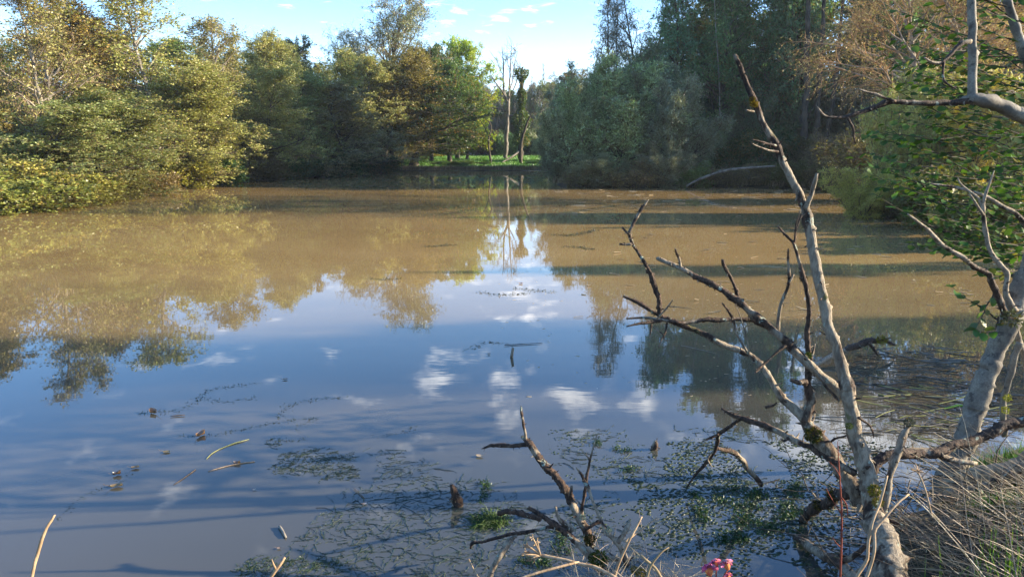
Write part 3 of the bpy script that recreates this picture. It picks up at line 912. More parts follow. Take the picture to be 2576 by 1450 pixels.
for (px, Y, top, hw, key, tint, lab) in [
        (1725, 36.3, 400, 60, 'bramble', GREEN, 'green bramble at the water right of the sallows'),
        (1800, 36.3, 415, 60, 'rust_thicket', (0.2, 0.16, 0.07), 'dead brown tangle at the water below the fallen branch'),
        (1890, 36.1, 412, 65, 'rust_thicket', (0.2, 0.17, 0.07), 'dead brown tangle at the water right below the fallen branch'),
        (1980, 35.6, 405, 65, 'bramble', (0.12, 0.12, 0.04), 'olive bramble at the water below the dark trunks'),
        (2060, 35.0, 408, 65, 'rust_thicket', (0.2, 0.15, 0.06), 'brown tangle at the water in the right corner'),
        (2130, 32.6, 405, 65, 'bramble', (0.10, 0.10, 0.04), 'dark bramble in the right corner of the pond'),
        (1600, 35.8, 405, 75, 'rust_thicket', (0.2, 0.16, 0.07), 'dead brown tangle at the foot of the sallows'),
        (1480, 36.0, 405, 65, 'rust_thicket', (0.2, 0.16, 0.07), 'dead brown tangle at the left foot of the sallows')]:
    tree(key, 'bramble_bush' if key == 'bramble' else 'dead_tangle', px, Y, top, hw, tint, lab, 'bush', 'bushes along the right waterline')

# --- trees on the right bank beyond the frame, whose shade lies on the pond
for (x, Y, hgt, r_, lab, kk) in [(28, 37.5, 13, 4.5, 'alder beyond the right edge of the wood', 'alder_c'), (36, 38.5, 15, 5, 'alder farther out on the right bank', 'alder_c'), (24, 13.7, 7.2, 1.0, 'small alder on the right bank beyond the frame', 'alder_c'),
                             (31, 10.0, 15, 2.0, 'alder on the right bank abreast of the dead tree', 'alder_c'), (29, 8.5, 15, 1.6, 'alder on the bank right of the viewer', 'alder_c'),
                             (31, 1.5, 15, 2.0, 'alder on the bank just right of the viewer', 'alder_c'), (34, -1.6, 15, 2.4, 'alder on the bank behind right', 'alder_c')]:
    parts, rad, top = PROTO[kk]
    rt = thing('alder_tree', (x, Y, gz(x, Y)), lab, 'tree', 'trees beyond the right edge', rz=x)
    for pn, me in parts:
        o = obj(pn, me, rt)
        o.scale = (r_ / rad, r_ / rad, hgt / top)
        if pn == 'crown':
            o.color = (0.07, 0.09, 0.03, 1)

# ------------------------------------------------------------------ lawn at the head of the cove
LAWN = [(-9.2, 57.2), (-5, 57.6), (-1, 58.0), (2.2, 58.6), (6, 59), (7, 68), (5, 82), (-4, 84), (-10, 80), (-11, 66)]


def in_poly(X, Y, poly):
    ins = np.zeros(X.shape, bool)
    for i in range(len(poly)):
        a, b = poly[i], poly[(i + 1) % len(poly)]
        ins ^= ((a[1] > Y) != (b[1] > Y)) & (X < (b[0] - a[0]) * (Y - a[1]) / (b[1] - a[1] + 1e-12) + a[0])
    return ins


def blades(name, pts, hgt, wid, mat, lean=0.35, dirv=None):
    """grass blades: bent two-segment strips standing on pts"""
    n = len(pts)
    a = rng.uniform(0, 2 * PI, n)
    side = np.stack([np.cos(a), np.sin(a), np.zeros(n)], 1)
    ld = np.stack([np.cos(a + 1.57), np.sin(a + 1.57), np.zeros(n)], 1) * rng.uniform(0.1, 1, (n, 1)) * lean
    if dirv is not None:
        ld = ld * 0.6 + np.asarray(dirv) * rng.uniform(0.3, 1.0, (n, 1))
    h = hgt * rng.uniform(0.5, 1.35, (n, 1))
    w = wid * rng.uniform(0.7, 1.3, (n, 1))
    up = np.array((0, 0, 1.0))
    b0, b1 = pts - side * w / 2, pts + side * w / 2
    mid = pts + up * h * 0.6 + ld * h * 0.35
    tip = pts + up * h * 0.95 + ld * h * 1.1
    V = np.stack([b0, b1, mid + side * w * 0.4, mid - side * w * 0.4, tip + side * w * 0.06, tip - side * w * 0.06], 1)
    i0 = np.arange(n)[:, None] * 6
    Qs = np.concatenate([i0 + np.array([0, 1, 2, 3]), i0 + np.array([3, 2, 4, 5])])
    me = mesh_quads(name, V.reshape(-1, 3), Qs, mat)
    return me


n = 60000
gxr = rng.uniform(-11, 7, n)
gyr = 57 + 27 * rng.uniform(0, 1, n) ** 1.5
ok = in_poly(gxr, gyr, LAWN) & (poly_sd(gxr, gyr) > 0.5)
gxr, gyr = gxr[ok], gyr[ok]
pts = np.stack([gxr, gyr, ground_z(gxr, gyr) - 0.01], 1)
M['grass'] = leaf_material('lawn_grass', 0.04, (0.16, 0.14, 0.04), trans=0.3, gloss=0.04, patch=0.1)
o = tag(obj('grass', blades('lawn_grass', pts, 0.17, 0.055, M['grass'])), kind='stuff')
o.color = (0.11, 0.235, 0.035, 1)
LX, LY = np.meshgrid(np.linspace(-11, 7, 60), np.linspace(57, 84, 70), indexing='ij')
LZ = ground_z(LX, LY) + 0.02 - 1.0 * (1 - sstep(poly_sd(LX, LY), 0.3, 0.8)) - 0.6 * (~in_poly(LX, LY, LAWN))
idx = np.arange(LX.size).reshape(LX.shape)
Ql = np.stack([idx[:-1, :-1], idx[1:, :-1], idx[1:, 1:], idx[:-1, 1:]], -1).reshape(-1, 4)
mt = simple_bark('lawn_turf', (0.055, 0.095, 0.02), (0.11, 0.19, 0.035), 1.2, 0.2)
tag(obj('lawn', mesh_quads('lawn', np.stack([LX, LY, LZ], -1), Ql, mt, True)), kind='structure')
# dead grass fringe along the far and right waterline
M['straw'] = simple_bark('dead_grass_straw', (0.20, 0.145, 0.075), (0.40, 0.31, 0.18), 3.0, 0.0)
fr = []
for (ax, ay, bx, by, k, zz_) in [(-10, 53, -8.4, 55.6, 300, 0.1), (-8.4, 55.9, 1.5, 56.6, 4200, 0.06), (1.5, 56.8, 3.3, 54.3, 500, 0.1), (2.3, 36.9, 5, 36.0, 420, 0.12), (5, 36, 10, 36.3, 600, 0.14), (10, 36.3, 16, 34.7, 500, 0.1)]:
    t = rng.uniform(0, 1, k)
    fr.append(np.stack([ax + (bx - ax) * t + rng.normal(0, .22, k), ay + (by - ay) * t + 0.35 * np.sin(t * 23) + rng.normal(0, .35, k), np.full(k, zz_)], 1))
fr = np.concatenate(fr)
tag(obj('dead_grass', blades('dead_grass_fringe', fr, 0.42, 0.03, M['straw'], lean=0.9, dirv=(-0.1, -0.9, -0.35))), kind='stuff')

# ------------------------------------------------------------------ hand-drawn limbs


def smooth_line(P, R, per):
    """Catmull-Rom through the drawn points"""
    P = np.asarray(P, float)
    R = np.asarray(R, float)
    D = np.concatenate([P, R[:, None]], 1)
    D = np.concatenate([[2 * D[0] - D[1]], D, [2 * D[-1] - D[-2]]])
    out = []
    for i in range(1, len(D) - 2):
        seg = np.linalg.norm(D[i + 1, :3] - D[i, :3])
        k = max(2, int(seg / per))
        t = np.linspace(0, 1, k, endpoint=False)[:, None]
        p0, p1, p2, p3 = D[i - 1], D[i], D[i + 1], D[i + 2]
        out.append(0.5 * ((2 * p1) + (-p0 + p2) * t + (2 * p0 - 5 * p1 + 4 * p2 - p3) * t ** 2 + (-p0 + 3 * p1 - 3 * p2 + p3) * t ** 3))
    out.append(D[-2][None])
    out = np.concatenate(out)
    return out[:, :3], np.maximum(out[:, 3], 0.0008)


def vnoise(x, seed=0):
    """cheap smooth 1-D noise"""
    r = np.random.default_rng(seed).uniform(-1, 1, 4096)
    i = np.floor(x).astype(int) % 4000
    f = x - np.floor(x)
    f = f * f * (3 - 2 * f)
    return r[i] * (1 - f) + r[i + 1] * f


def limb_mesh(name, P, R, mat, bark=None, per=0.02, S=10, rag=0.10, seed=0, shift=(0, 0, 0), ragged_end=True, bulge=0.22):
    """an uneven, tapering limb; bark = list of 0..1 at the drawn points (1: shaggy dark bark, 0: bare pale wood)"""
    P = np.asarray(P, float)
    bk = np.full(len(P), 0.4) if bark is None else np.asarray(bark, float)
    c, r = smooth_line(P, R, per)
    # bark value along the line
    seg = np.concatenate([[0], np.cumsum(np.linalg.norm(np.diff(P, axis=0), axis=1))])
    s2 = np.concatenate([[0], np.cumsum(np.linalg.norm(np.diff(c, axis=0), axis=1))])
    b = np.interp(s2 / max(s2[-1], 1e-6) * seg[-1], seg, bk)
    n_ = len(c)
    # wobble
    for ax in range(3):
        c[:, ax] += vnoise(s2 * 9 + 31 * ax, seed + ax) * r * 0.30 + vnoise(s2 * 26 + 17 * ax, seed + 5 + ax) * r * 0.12
    r = r * (1 + 0.10 * vnoise(s2 * 14, seed + 9) + bulge * np.maximum(0, vnoise(s2 * 7, seed + 13) - 0.55) * 2)
    T = unit(np.gradient(c, axis=0))
    ref = np.array((0, 0, 1.0)) if abs(T.mean(0)[2]) < 0.75 else np.array((0.9, 0.5, 0.0))
    U = unit(np.cross(T, ref))
    W = np.cross(T, U)
    a = np.arange(S) * 2 * PI / S
    lump = np.stack([vnoise(s2 * 22 + 40 * k, seed + 20 + k) for k in range(S)], 1)
    lump = (lump + 0.5 * np.roll(lump, 1, 1) + 0.5 * np.roll(lump, -1, 1)) * 0.6
    fine = rng.standard_normal((n_, S))
    rr = r[:, None] * (1 + rag * lump * (0.35 + 1.3 * b[:, None]) + 0.10 * fine * b[:, None])
    flake = (rng.random((n_, S)) < 0.05 * b[:, None]) * rng.uniform(0.15, 0.5, (n_, S))
    rr = rr * (1 + flake)
    V = c[:, None, :] + rr[..., None] * (U[:, None, :] * np.cos(a)[:, None] + W[:, None, :] * np.sin(a)[:, None])
    bb = np.repeat(b[:, None], S, 1) + 0.15 * lump
    # closed, slightly jagged ends
    tip = c[-1] + T[-1] * r[-1] * 0.8
    root = c[0] - T[0] * r[0] * 0.3
    jag = rng.uniform(0, 1.6, S) if ragged_end else np.zeros(S)
    V[-1] += T[-1] * (r[-1] * jag)[:, None]
    V = np.concatenate([V.reshape(-1, 3), np.repeat(tip[None], S, 0), np.repeat(root[None], S, 0)])
    bb = np.concatenate([bb.ravel(), np.zeros(S) + 0.1, np.zeros(S) + b[0]])
    idx = np.arange(n_ * S).reshape(n_, S)
    Qm = np.stack([idx[:-1], np.roll(idx, -1, 1)[:-1], np.roll(idx, -1, 1)[1:], idx[1:]], -1).reshape(-1, 4)
    ti = n_ * S + np.arange(S)
    ri = n_ * S + S + np.arange(S)
    Qt = np.stack([idx[-1], np.roll(idx[-1], -1), np.roll(ti, -1), ti], 1)
    Qr = np.stack([np.roll(idx[0], -1), idx[0], ri, np.roll(ri, -1)], 1)
    return mesh_quads(name, V - np.asarray(shift), np.concatenate([Qm, Qt, Qr]), mat, True, {'bark': bb})


def dead_wood_material():
    m, t = new_mat('weathered_dead_wood')
    txc = N(t, 'ShaderNodeTexCoord')
    at_ = N(t, 'ShaderNodeAttribute')
    at_.attribute_name = 'bark'
    mp = N(t, 'ShaderNodeMapping')
    mp.inputs['Scale'].default_value = (1, 1, 0.35)
    t.links.new(txc.outputs['Object'], mp.inputs[0])

    def noise(scale, detail=5, rough=0.6, vec=None):
        x = N(t, 'ShaderNodeTexNoise')
        x.inputs['Scale'].default_value = scale
        x.inputs['Detail'].default_value = detail
        x.inputs['Roughness'].default_value = rough
        t.links.new(vec if vec is not None else txc.outputs['Object'], x.inputs['Vector'])
        return x.outputs[0]
    grain = noise(60, 6, 0.7, mp.outputs[0])
    big = noise(9, 5, 0.65, mp.outputs[0])
    wood = mixcol(t, maprange(t, grain, .35, .65, 0, 1), (0.17, 0.128, 0.085), (0.34, 0.275, 0.19))
    wood = mixcol(t, maprange(t, big, .5, .66, 0, .75), wood, (0.115, 0.082, 0.055))
    shag = mixcol(t, maprange(t, grain, .38, .66, 0, 1), (0.022, 0.014, 0.010), (0.105, 0.062, 0.038))
    k = math_node(t, 'ADD', at_.outputs['Fac'], math_node(t, 'MULTIPLY', math_node(t, 'SUBTRACT', big, 0.5), 1.5))
    col = mixcol(t, maprange(t, k, .34, .52, 0, 1), wood, shag)
    lich = noise(21, 3, 0.5)
    lich2 = noise(120, 2, 0.5)
    lk = math_node(t, 'ADD', lich, math_node(t, 'MULTIPLY', math_node(t, 'SUBTRACT', lich2, 0.5), 0.25))
    col = mixcol(t, maprange(t, lk, .655, .69, 0, .85), col, (0.30, 0.34, 0.26))
    moss = noise(5.5, 4, 0.6)
    col = mixcol(t, maprange(t, moss, .68, .74, 0, .8), col, (0.10, 0.105, 0.022))
    b = N(t, 'ShaderNodeBsdfPrincipled')
    b.inputs['Roughness'].default_value = 0.8
    b.inputs['Specular IOR Level'].default_value = 0.25
    t.links.new(col, b.inputs['Base Color'])
    bp = N(t, 'ShaderNodeBump')
    bp.inputs['Strength'].default_value = 1.0
    bp.inputs['Distance'].default_value = 0.012
    t.links.new(grain, bp.inputs['Height'])
    t.links.new(bp.outputs[0], b.inputs['Normal'])
    o = N(t, 'ShaderNodeOutputMaterial')
    t.links.new(b.outputs[0], o.inputs[0])
    return m


M['dead'] = dead_wood_material()
M['log'] = simple_bark('pale_log_wood', (0.18, 0.13, 0.08), (0.36, 0.28, 0.175), 14, 0.5)
M['smooth_bark'] = None


def smooth_bark_material():
    m, t = new_mat('smooth_grey_alder_bark')
    txc = N(t, 'ShaderNodeTexCoord')

    def noise(scale, detail=5, rough=0.6):
        x = N(t, 'ShaderNodeTexNoise')
        x.inputs['Scale'].default_value = scale
        x.inputs['Detail'].default_value = detail
        x.inputs['Roughness'].default_value = rough
        t.links.new(txc.outputs['Object'], x.inputs['Vector'])
        return x.outputs[0]
    a, b_, c_ = noise(7, 5, .65), noise(85, 4, .7), noise(16, 4, .6)
    col = mixcol(t, maprange(t, a, .38, .62, 0, 1), (0.125, 0.105, 0.08), (0.26, 0.225, 0.165))
    col = mixcol(t, maprange(t, b_, .42, .68, 0, .6), col, (0.09, 0.072, 0.055))
    col = mixcol(t, maprange(t, c_, .56, .66, 0, .85), col, (0.05, 0.042, 0.036))
    b = N(t, 'ShaderNodeBsdfPrincipled')
    b.inputs['Roughness'].default_value = 0.75
    b.inputs['Specular IOR Level'].default_value = 0.25
    t.links.new(col, b.inputs['Base Color'])
    bp = N(t, 'ShaderNodeBump')
    bp.inputs['Strength'].default_value = 0.6
    bp.inputs['Distance'].default_value = 0.006
    t.links.new(b_, bp.inputs['Height'])
    t.links.new(bp.outputs[0], b.inputs['Normal'])
    o = N(t, 'ShaderNodeOutputMaterial')
    t.links.new(b.outputs[0], o.inputs[0])
    return m


M['smooth_bark'] = smooth_bark_material()
_seed = [100]
SPURS = []


def drawn(parent, name, pts, Y, mat='dead', per=0.014, S=10, rag=0.10, dY=0.0, end=True):
    """limb from (px, py, radius px[, bark]) rows; Y: distance of the first point, dY: added towards the last one"""
    n_ = len(pts)
    P, R, B = [], [], []
    for i, row in enumerate(pts):
        yy = Y[i] if isinstance(Y, (list, tuple)) else Y + dY * i / max(n_ - 1, 1)
        p = at(row[0], row[1], yy)
        P.append(p)
        R.append(row[2] / F * opt_depth(p))
        B.append(row[3] if len(row) > 3 else 0.35)
    _seed[0] += 41
    sh = np.array(parent.location) if parent is not None else np.zeros(3)
    me = limb_mesh(name, P, R, M[mat], B, per, S, rag, _seed[0], sh, end, 0.06 if mat == 'smooth_bark' else 0.22)
    if mat == 'dead' and parent is not None:
        for q in range(int(2.2 * n_)):                       # little snapped spurs and bark flakes
            f = rng.uniform(0, n_ - 1.01)
            i = int(f)
            c = P[i] * (1 - f + i) + P[i + 1] * (f - i)
            r = R[i] * (1 - f + i) + R[i + 1] * (f - i)
            d = unit((rng.standard_normal(3) + np.array((0, -.3, .2)))[None])[0]
            l = r * rng.uniform(0.5, 1.6) + 0.004
            k3 = np.linspace(0, 1, 4)[:, None]
            SPURS.append((parent, (c + d * r * .7 + k3 * d * l + k3 ** 2 * rng.normal(0, .25, 3) * l) - sh, r * rng.uniform(.10, .26) + .0006))
    return obj(name, me, parent)


M['moss'] = leaf_material('moss_tuft', 0.15, (0.14, 0.10, 0.02), trans=0.15, gloss=0.0, patch=0.2)


def moss(parent, px, py, Y, size, col=(0.17, 0.14, 0.025), n=260, name='moss'):
    c = at(px, py, Y)
    s = size / F * opt_depth(c)
    d = unit(rng.standard_normal((n, 3))) * rng.uniform(0.5, 1.0, (n, 1)) ** 0.5
    p = c + d * s * np.array((1, .8, .8)) - np.array(parent.location)
    V, Qd = leaf_quads(p, s * 0.55, s * 0.2, up=0.1, axis=d)
    o = obj(name, mesh_quads(name, V, Qd, M['moss']), parent)
    o.color = (*col, 1)
    return o


# ------------------------------------------------------------------ far dead tree and ivy column in the gap
YD = 72.0
b0 = at(1276, 330, YD)
dt = thing('dead_tree', (b0[0], YD, gz(b0[0], YD)), 'bare grey dead tree with forked spires standing in the gap of sky behind the lawn', 'tree')
gz0 = at(1274, 398, YD)
drawn(dt, 'trunk', [(1272, 400, 5.5), (1275, 330, 4.8), (1279, 276, 4.6), (1279, 258, 4.6)], YD, 'bark_grey', per=0.3, S=8)
far_limbs = [[(1279, 262, 4.5), (1270, 238, 4), (1266, 204, 3), (1266, 157, 2.2), (1263, 118, 1)],
             [(1280, 260, 4.5), (1281, 225, 3.6), (1283, 189, 3), (1285, 150, 2), (1287, 112, .9)],
             [(1283, 225, 2.6), (1290, 200, 2.2), (1293, 167, 1.8), (1302, 130, .8)],
             [(1276, 250, 3.2), (1262, 228, 3), (1250, 212, 2.4), (1240, 198, 1.8), (1232, 180, .8)],
             [(1277, 282, 3.0), (1258, 274, 3), (1237, 270, 2.4), (1224, 262, 2), (1217, 246, .8)],
             [(1282, 290, 3), (1296, 291, 2.5), (1308, 286, 2), (1322, 284, 1)],
             [(1279, 250, 2.4), (1296, 215, 2), (1303, 185, 1.4), (1310, 160, .7)],
             [(1284, 180, 1.6), (1278, 160, 1.2), (1274, 140, .6)], [(1266, 190, 1.6), (1256, 172, 1.2), (1250, 150, .6)],
             [(1250, 212, 1.6), (1241, 226, 1.2), (1230, 232, .6)], [(1291, 195, 1.4), (1304, 178, 1), (1311, 168, .5)],
             [(1266, 170, 1.3), (1273, 150, 1), (1276, 130, .5)], [(1286, 150, 1.2), (1294, 138, .9), (1298, 120, .5)]]
for L_ in far_limbs:
    L_ = [(a, b, c * 0.62) for a, b, c in L_]
    drawn(dt, 'limb', L_, YD, 'bark_grey', per=0.25, S=6, dY=float(rng.uniform(-2.5, 2.5)))
tw_b = Bag()
for L_ in far_limbs:
    for q in range(9):
        f = rng.uniform(0.25, 1) * (len(L_) - 1)
        i = min(int(f), len(L_) - 2)
        w = f - i
        px, py = L_[i][0] * (1 - w) + L_[i + 1][0] * w, L_[i][1] * (1 - w) + L_[i + 1][1] * w
        P0 = at(px, py, YD)[None]
        T_ = grow(P0, np.array([[rng.uniform(-1, 1), rng.uniform(-.6, .6), rng.uniform(.2, 1)]]), np.array([rng.uniform(.5, 1.5)]), 5, 0.2, (0, 0, 0.1))
        tw_b.add(*tubes(T_, np.linspace(0.022, 0.010, 5)[None], 4))
obj('twigs', tw_b.mesh('dead_tree_twigs', M['bark_grey'], False, shift=tuple(dt.location)), dt)['kind'] = 'stuff'

YI = 70.0
b1 = at(1312, 400, YI)
iv = thing('ivy_tree', (b1[0], YI, gz(b1[0], YI)), 'broken trunk cloaked in dark ivy beside the grey dead tree', 'tree')
drawn(iv, 'trunk', [(1310, 402, 7), (1309, 350, 6), (1311, 290, 5), (1313, 230, 4.5), (1312, 180, 3), (1317, 168, 1)], YI, 'bark_dark', per=0.3, S=8)
m_ = 5200
hpx = 175 + 190 * rng.uniform(0, 1, m_)
lump = 11 + 6 * np.sin(hpx * 0.11) + 4 * np.sin(hpx * 0.043 + 1) + 10 * sstep(hpx, 250, 360)
cc = np.stack([at(1312, h_, YI) for h_ in hpx])
rr_ = (lump / F * YI * rng.uniform(0.2, 1, m_) ** 0.5)
th = rng.uniform(0, 2 * PI, m_)
cc[:, 0] += rr_ * np.cos(th)
cc[:, 1] += rr_ * np.sin(th)
V, Qd = leaf_quads(cc - np.array(iv.location), 0.16, 0.13, up=0.2)
o = obj('ivy', mesh_quads('ivy', V, Qd, M['leaf_green']), iv)
o.color = (0.085, 0.12, 0.03, 1)
# small things on the lawn
YB = 61.0
p_ = at(1240, 415, YB)
sp = thing('sapling', (p_[0], YB, gz(p_[0], YB)), 'thin leaning bare sapling on the near edge of the lawn', 'tree')
drawn(sp, 'trunk', [(1238, 416, 3), (1232, 390, 2.5), (1229, 350, 2), (1236, 318, 1.5), (1224, 300, .8)], YB, 'bark_dark', per=0.2, S=6)
drawn(sp, 'branch', [(1229, 345, 1.6), (1220, 322, 1.2), (1206, 300, .6)], YB, 'bark_dark', per=0.2, S=6)
p_ = at(1308, 408, 62.0)
sn = thing('dead_snag', (p_[0], 62, gz(p_[0], 62)), 'short dark snag with a fallen bough propped on the lawn', 'tree')
drawn(sn, 'trunk', [(1309, 410, 5), (1309, 385, 4.5), (1313, 350, 4), (1322, 320, 3), (1330, 300, 2), (1338, 285, 1)], 62.0, 'bark_dark', per=0.2, S=8)
drawn(sn, 'fallen_bough', [(1306, 380, 3), (1290, 392, 2.5), (1275, 402, 2), (1262, 408, 1.2)], 62.0, 'bark_grey', per=0.2, S=6, dY=-1.2)
# pale fallen branch in front of the right-hand wood
p_ = at(1840, 440, 36.4)
fb = thing('fallen_branch', (p_[0], 36.4, 0.2), 'long pale fallen branch sloping into the water below the right-hand wood', 'branch')
drawn(fb, 'stem', [(1727, 467, 2.5), (1760, 450, 3), (1800, 436, 3.2), (1850, 425, 3.2), (1900, 421, 3), (1950, 418, 2)], 34.9, 'bark_grey', per=0.15, S=7)
for (a1, a2) in [((1800, 436), (1822, 424)), ((1860, 424), (1885, 432))]:
    drawn(fb, 'twig', [(*a1, 1.6), ((a1[0] + a2[0]) / 2, (a1[1] + a2[1]) / 2 - 2, 1.3), (*a2, .7)], 34.9, 'bark_grey', per=0.15, S=5)

# dark coppiced trunks left of the orange tree
p_ = at(2020, 425, 40)
ct = thing('coppiced_alder', (p_[0], 40, gz(p_[0], 40)), 'group of thick dark trunks rising from one stool left of the orange tree', 'tree')
for tr_ in [[(2018, 445, 10), (2020, 380, 8.5), (2024, 300, 8), (2030, 200, 7), (2032, 60, 6), (2036, -80, 5)],
            [(2036, 445, 9), (2046, 380, 7), (2056, 300, 6.5), (2060, 220, 6), (2070, 80, 5), (2076, -80, 4)],
            [(2046, 448, 8), (2066, 390, 6), (2084, 320, 5.5), (2098, 240, 5), (2110, 130, 4), (2120, 0, 3)]]:
    drawn(ct, 'trunk', tr_, 40.0, 'bark_dark', per=0.3, S=9, dY=float(rng.uniform(-.5, .5)))

# pale thin trunk catching the sun in the wood
p_ = at(1808, 430, 41)
pt_ = thing('thin_trunk', (p_[0], 41, gz(p_[0], 41)), 'thin pale trunk catching sun in the dark wood right of the sallows', 'tree')
drawn(pt_, 'trunk', [(1812, 440, 1.8), (1810, 360, 1.6), (1811, 280, 1.4), (1808, 180, 1.2), (1800, 60, 1.0), (1796, -80, .7)], 42.5, 'bark_pale', per=0.3, S=7)

# ------------------------------------------------------------------ FOREGROUND: the dead tree standing on the near bank
p_ = at(2233, 1450, 2.95)
DT = thing('dead_tree', (p_[0], 2.95, gz(p_[0], 2.95)), 'dead barkless tree with long bare leaning stem and side branches on the near bank', 'tree')
YT = [2.86, 2.95, 3.05, 3.15, 3.2, 3.22, 3.24, 3.26, 3.27, 3.28, 3.30, 3.32, 3.34, 3.36, 3.38, 3.40, 3.42, 3.43, 3.44, 3.45, 3.46, 3.47, 3.48, 3.49, 3.5]
TR = [(2240, 1500, 47, .42), (2225, 1400, 35, .42), (2214, 1333, 28, .4), (2201, 1280, 24, .42), (2186, 1220, 22, .30), (2179, 1183, 20.5, .2), (2168, 1133, 19, .25), (2149, 1076, 17.5, .2),
      (2133, 1009, 16.5, .12), (2126, 975, 17, .5), (2115, 923, 14, .15), (2097, 859, 13, .2), (2081, 811, 12.5, .3), (2069, 747, 12.5, .35), (2057, 691, 12, .25), (2045, 619, 12, .3),
      (2030, 547, 11.5, .45), (2017, 507, 10, .55), (1994, 453, 9.5, .35), (1972, 408, 9, .35), (1957, 366, 9, .7), (1938, 336, 7.5, .45), (1915, 298, 7.5, .5), (1896, 253, 7.5, .8), (1880, 211, 6.2, .7)]
TR += [(1862, 166, 5.2, .7), (1851, 142, 4.2, .2)]
YT += [3.5, 3.5]
drawn(DT, 'trunk', TR, YT, per=0.010, S=16, rag=0.13)
B = lambda pts, Y, dY=0.0, **k: drawn(DT, 'branch', pts, Y, dY=dY, per=0.009, S=9, rag=0.2, **k)
TWG = lambda pts, Y, dY=0.0, **k: drawn(DT, 'twig', pts, Y, dY=dY, per=0.010, S=6, rag=0.16, **k)
# second stem, arching to the left
B([(2170, 1262, 22, .4), (2143, 1223, 20, .35), (2109, 1173, 18, .3), (2076, 1126, 17, .3), (2046, 1090, 18, .6), (2029, 1063, 15, .3), (2003, 1033, 11, .35), (1972, 1003, 9.5, .4), (1942, 962, 9, .35),
   (1913, 915, 8.5, .4), (1881, 889, 8, .45), (1829, 871, 7.5, .4), (1777, 843, 7, .45), (1729, 824, 6.5, .6), (1681, 805, 6.5, .8), (1641, 783, 6, .9), (1601, 759, 5, .9), (1571, 745, 3, .8)], 3.28, 0.35)
# upright fork of the second stem
B([(2029, 1060, 13, .3), (2036, 1016, 12.5, .35), (2034, 960, 9.5, .55), (2035, 931, 8, .8), (2034, 890, 6.5, .6), (2033, 851, 6.3, .8), (2034, 810, 6, .9), (2033, 771, 6, .85), (2028, 730, 5.2, .4), (2021, 695, 6.2, .95), (2016, 672, 4.2, .4),
   (2009, 651, 4, .3), (1997, 615, 4, .6), (1985, 600, 3.6, .9), (1973, 588, 3.2, .6), (1959, 571, 2.4, .6)], 3.38, 0.15)
TWG([(1998, 613, 3, .6), (2001, 590, 2.6, .9), (2002, 567, 2.2, .6), (2008, 548, 1.8, .7), (2013, 531, 1.5, .4)], 3.5, -0.02)
TWG([(2026, 962, 8, .6), (2010, 961, 7, .5), (1992, 955, 4.5, .6)], 3.36, -0.1)
TWG([(2040, 905, 5, .7), (2046, 885, 3, .6), (2050, 866, 1.6, .4)], 3.4, 0.05)
# long diagonal branch up to the left
B([(2122, 992, 12, .3), (2105, 977, 12, .4), (2041, 923, 11.5, .2), (2010, 893, 10.5, .15), (1981, 864, 11, .8), (1950, 838, 9.2, .15), (1913, 807, 11, .85), (1880, 778, 8.6, .3), (1849, 752, 8.5, .75), (1820, 732, 8, .9), (1793, 717, 7.5, .8), (1770, 706, 7, .9),
   (1753, 698, 6.6, .6), (1728, 683, 6.2, .3), (1705, 671, 6, .35), (1680, 660, 6.2, .3), (1657, 650, 5, .2)], 3.36, 0.28)
B([(1912, 808, 7, .9), (1890, 806, 6.5, .9), (1860, 803, 5, .35), (1833, 803, 5, .3), (1795, 804, 6, .9), (1777, 804, 5, .7), (1745, 809, 4.4, .4), (1717, 812, 4.6, .7), (1687, 808, 4.2, .6), (1657, 804, 4.2, .4), (1615, 799, 3.5, .5), (1577, 801, 2, .5)], 3.53, -0.05)
TWG([(1662, 806, 4, .6), (1630, 810, 4, .8), (1604, 814, 3.4, .7), (1577, 820, 1.6, .5)], 3.48, -0.05)
TWG([(1856, 751, 5.5, .8), (1851, 730, 4.6, .9), (1845, 711, 4, .5), (1837, 693, 4, .4), (1828, 679, 4.4, .6), (1821, 666, 4.6, .95), (1819, 655, 3.4, .9)], 3.56, -0.02)
TWG([(1713, 672, 4, .2), (1710, 658, 3.4, .1), (1707, 647, 4, .4), (1702, 637, 3, .9), (1699, 626, 2, .5)], 3.6, -0.03)
TWG([(1957, 842, 6.5, .9), (1958, 820, 5, .3), (1963, 771, 4.8, .3), (1971, 745, 4.6, .3), (1981, 722, 4.6, .7), (1984, 700, 4.6, .8), (1984, 672, 3.4, .4), (1983, 650, 3, .5), (1983, 627, 2.2, .5)], 3.5, -0.12)
TWG([(1982, 715, 4, .7), (1990, 702, 3.6, .2), (1995, 692, 2.6, .1)], 3.42, 0.0)
TWG([(1976, 868, 4.5, .9), (1950, 888, 3.2, .8), (1921, 915, 3.2, .7), (1908, 928, 3.4, .8), (1899, 937, 2, .6)], 3.42, -0.1)
# riser at the far left
B([(1660, 790, 7, .9), (1659, 770, 6.6, .9), (1657, 747, 6.4, .8), (1650, 727, 6.8, .95), (1641, 707, 6.2, .9), (1633, 688, 6.4, .9), (1625, 669, 5, .7), (1615, 652, 4.8, .7), (1605, 635, 4.4, .5), (1595, 620, 4.2, .5), (1587, 605, 4.2, .5), (1583, 587, 4.4, .6),
   (1589, 571, 3.8, .4), (1597, 552, 4, .5), (1605, 538, 3.8, .2), (1613, 524, 4.2, .9), (1624, 512, 2.6, .3), (1631, 503, 1, .2)], 3.55, 0.05)
TWG([(1584, 590, 3.6, .5), (1576, 584, 3.2, .5), (1566, 574, 2.2, .6)], 3.58)
TWG([(1589, 612, 3.4, .5), (1577, 614, 3, .4), (1561, 613, 2.4, .5)], 3.57)
TWG([(1652, 802, 2.6, .2), (1668, 785, 2.2, .1), (1682, 768, 2, .4), (1693, 754, 1, .5)], 3.42, -0.1)
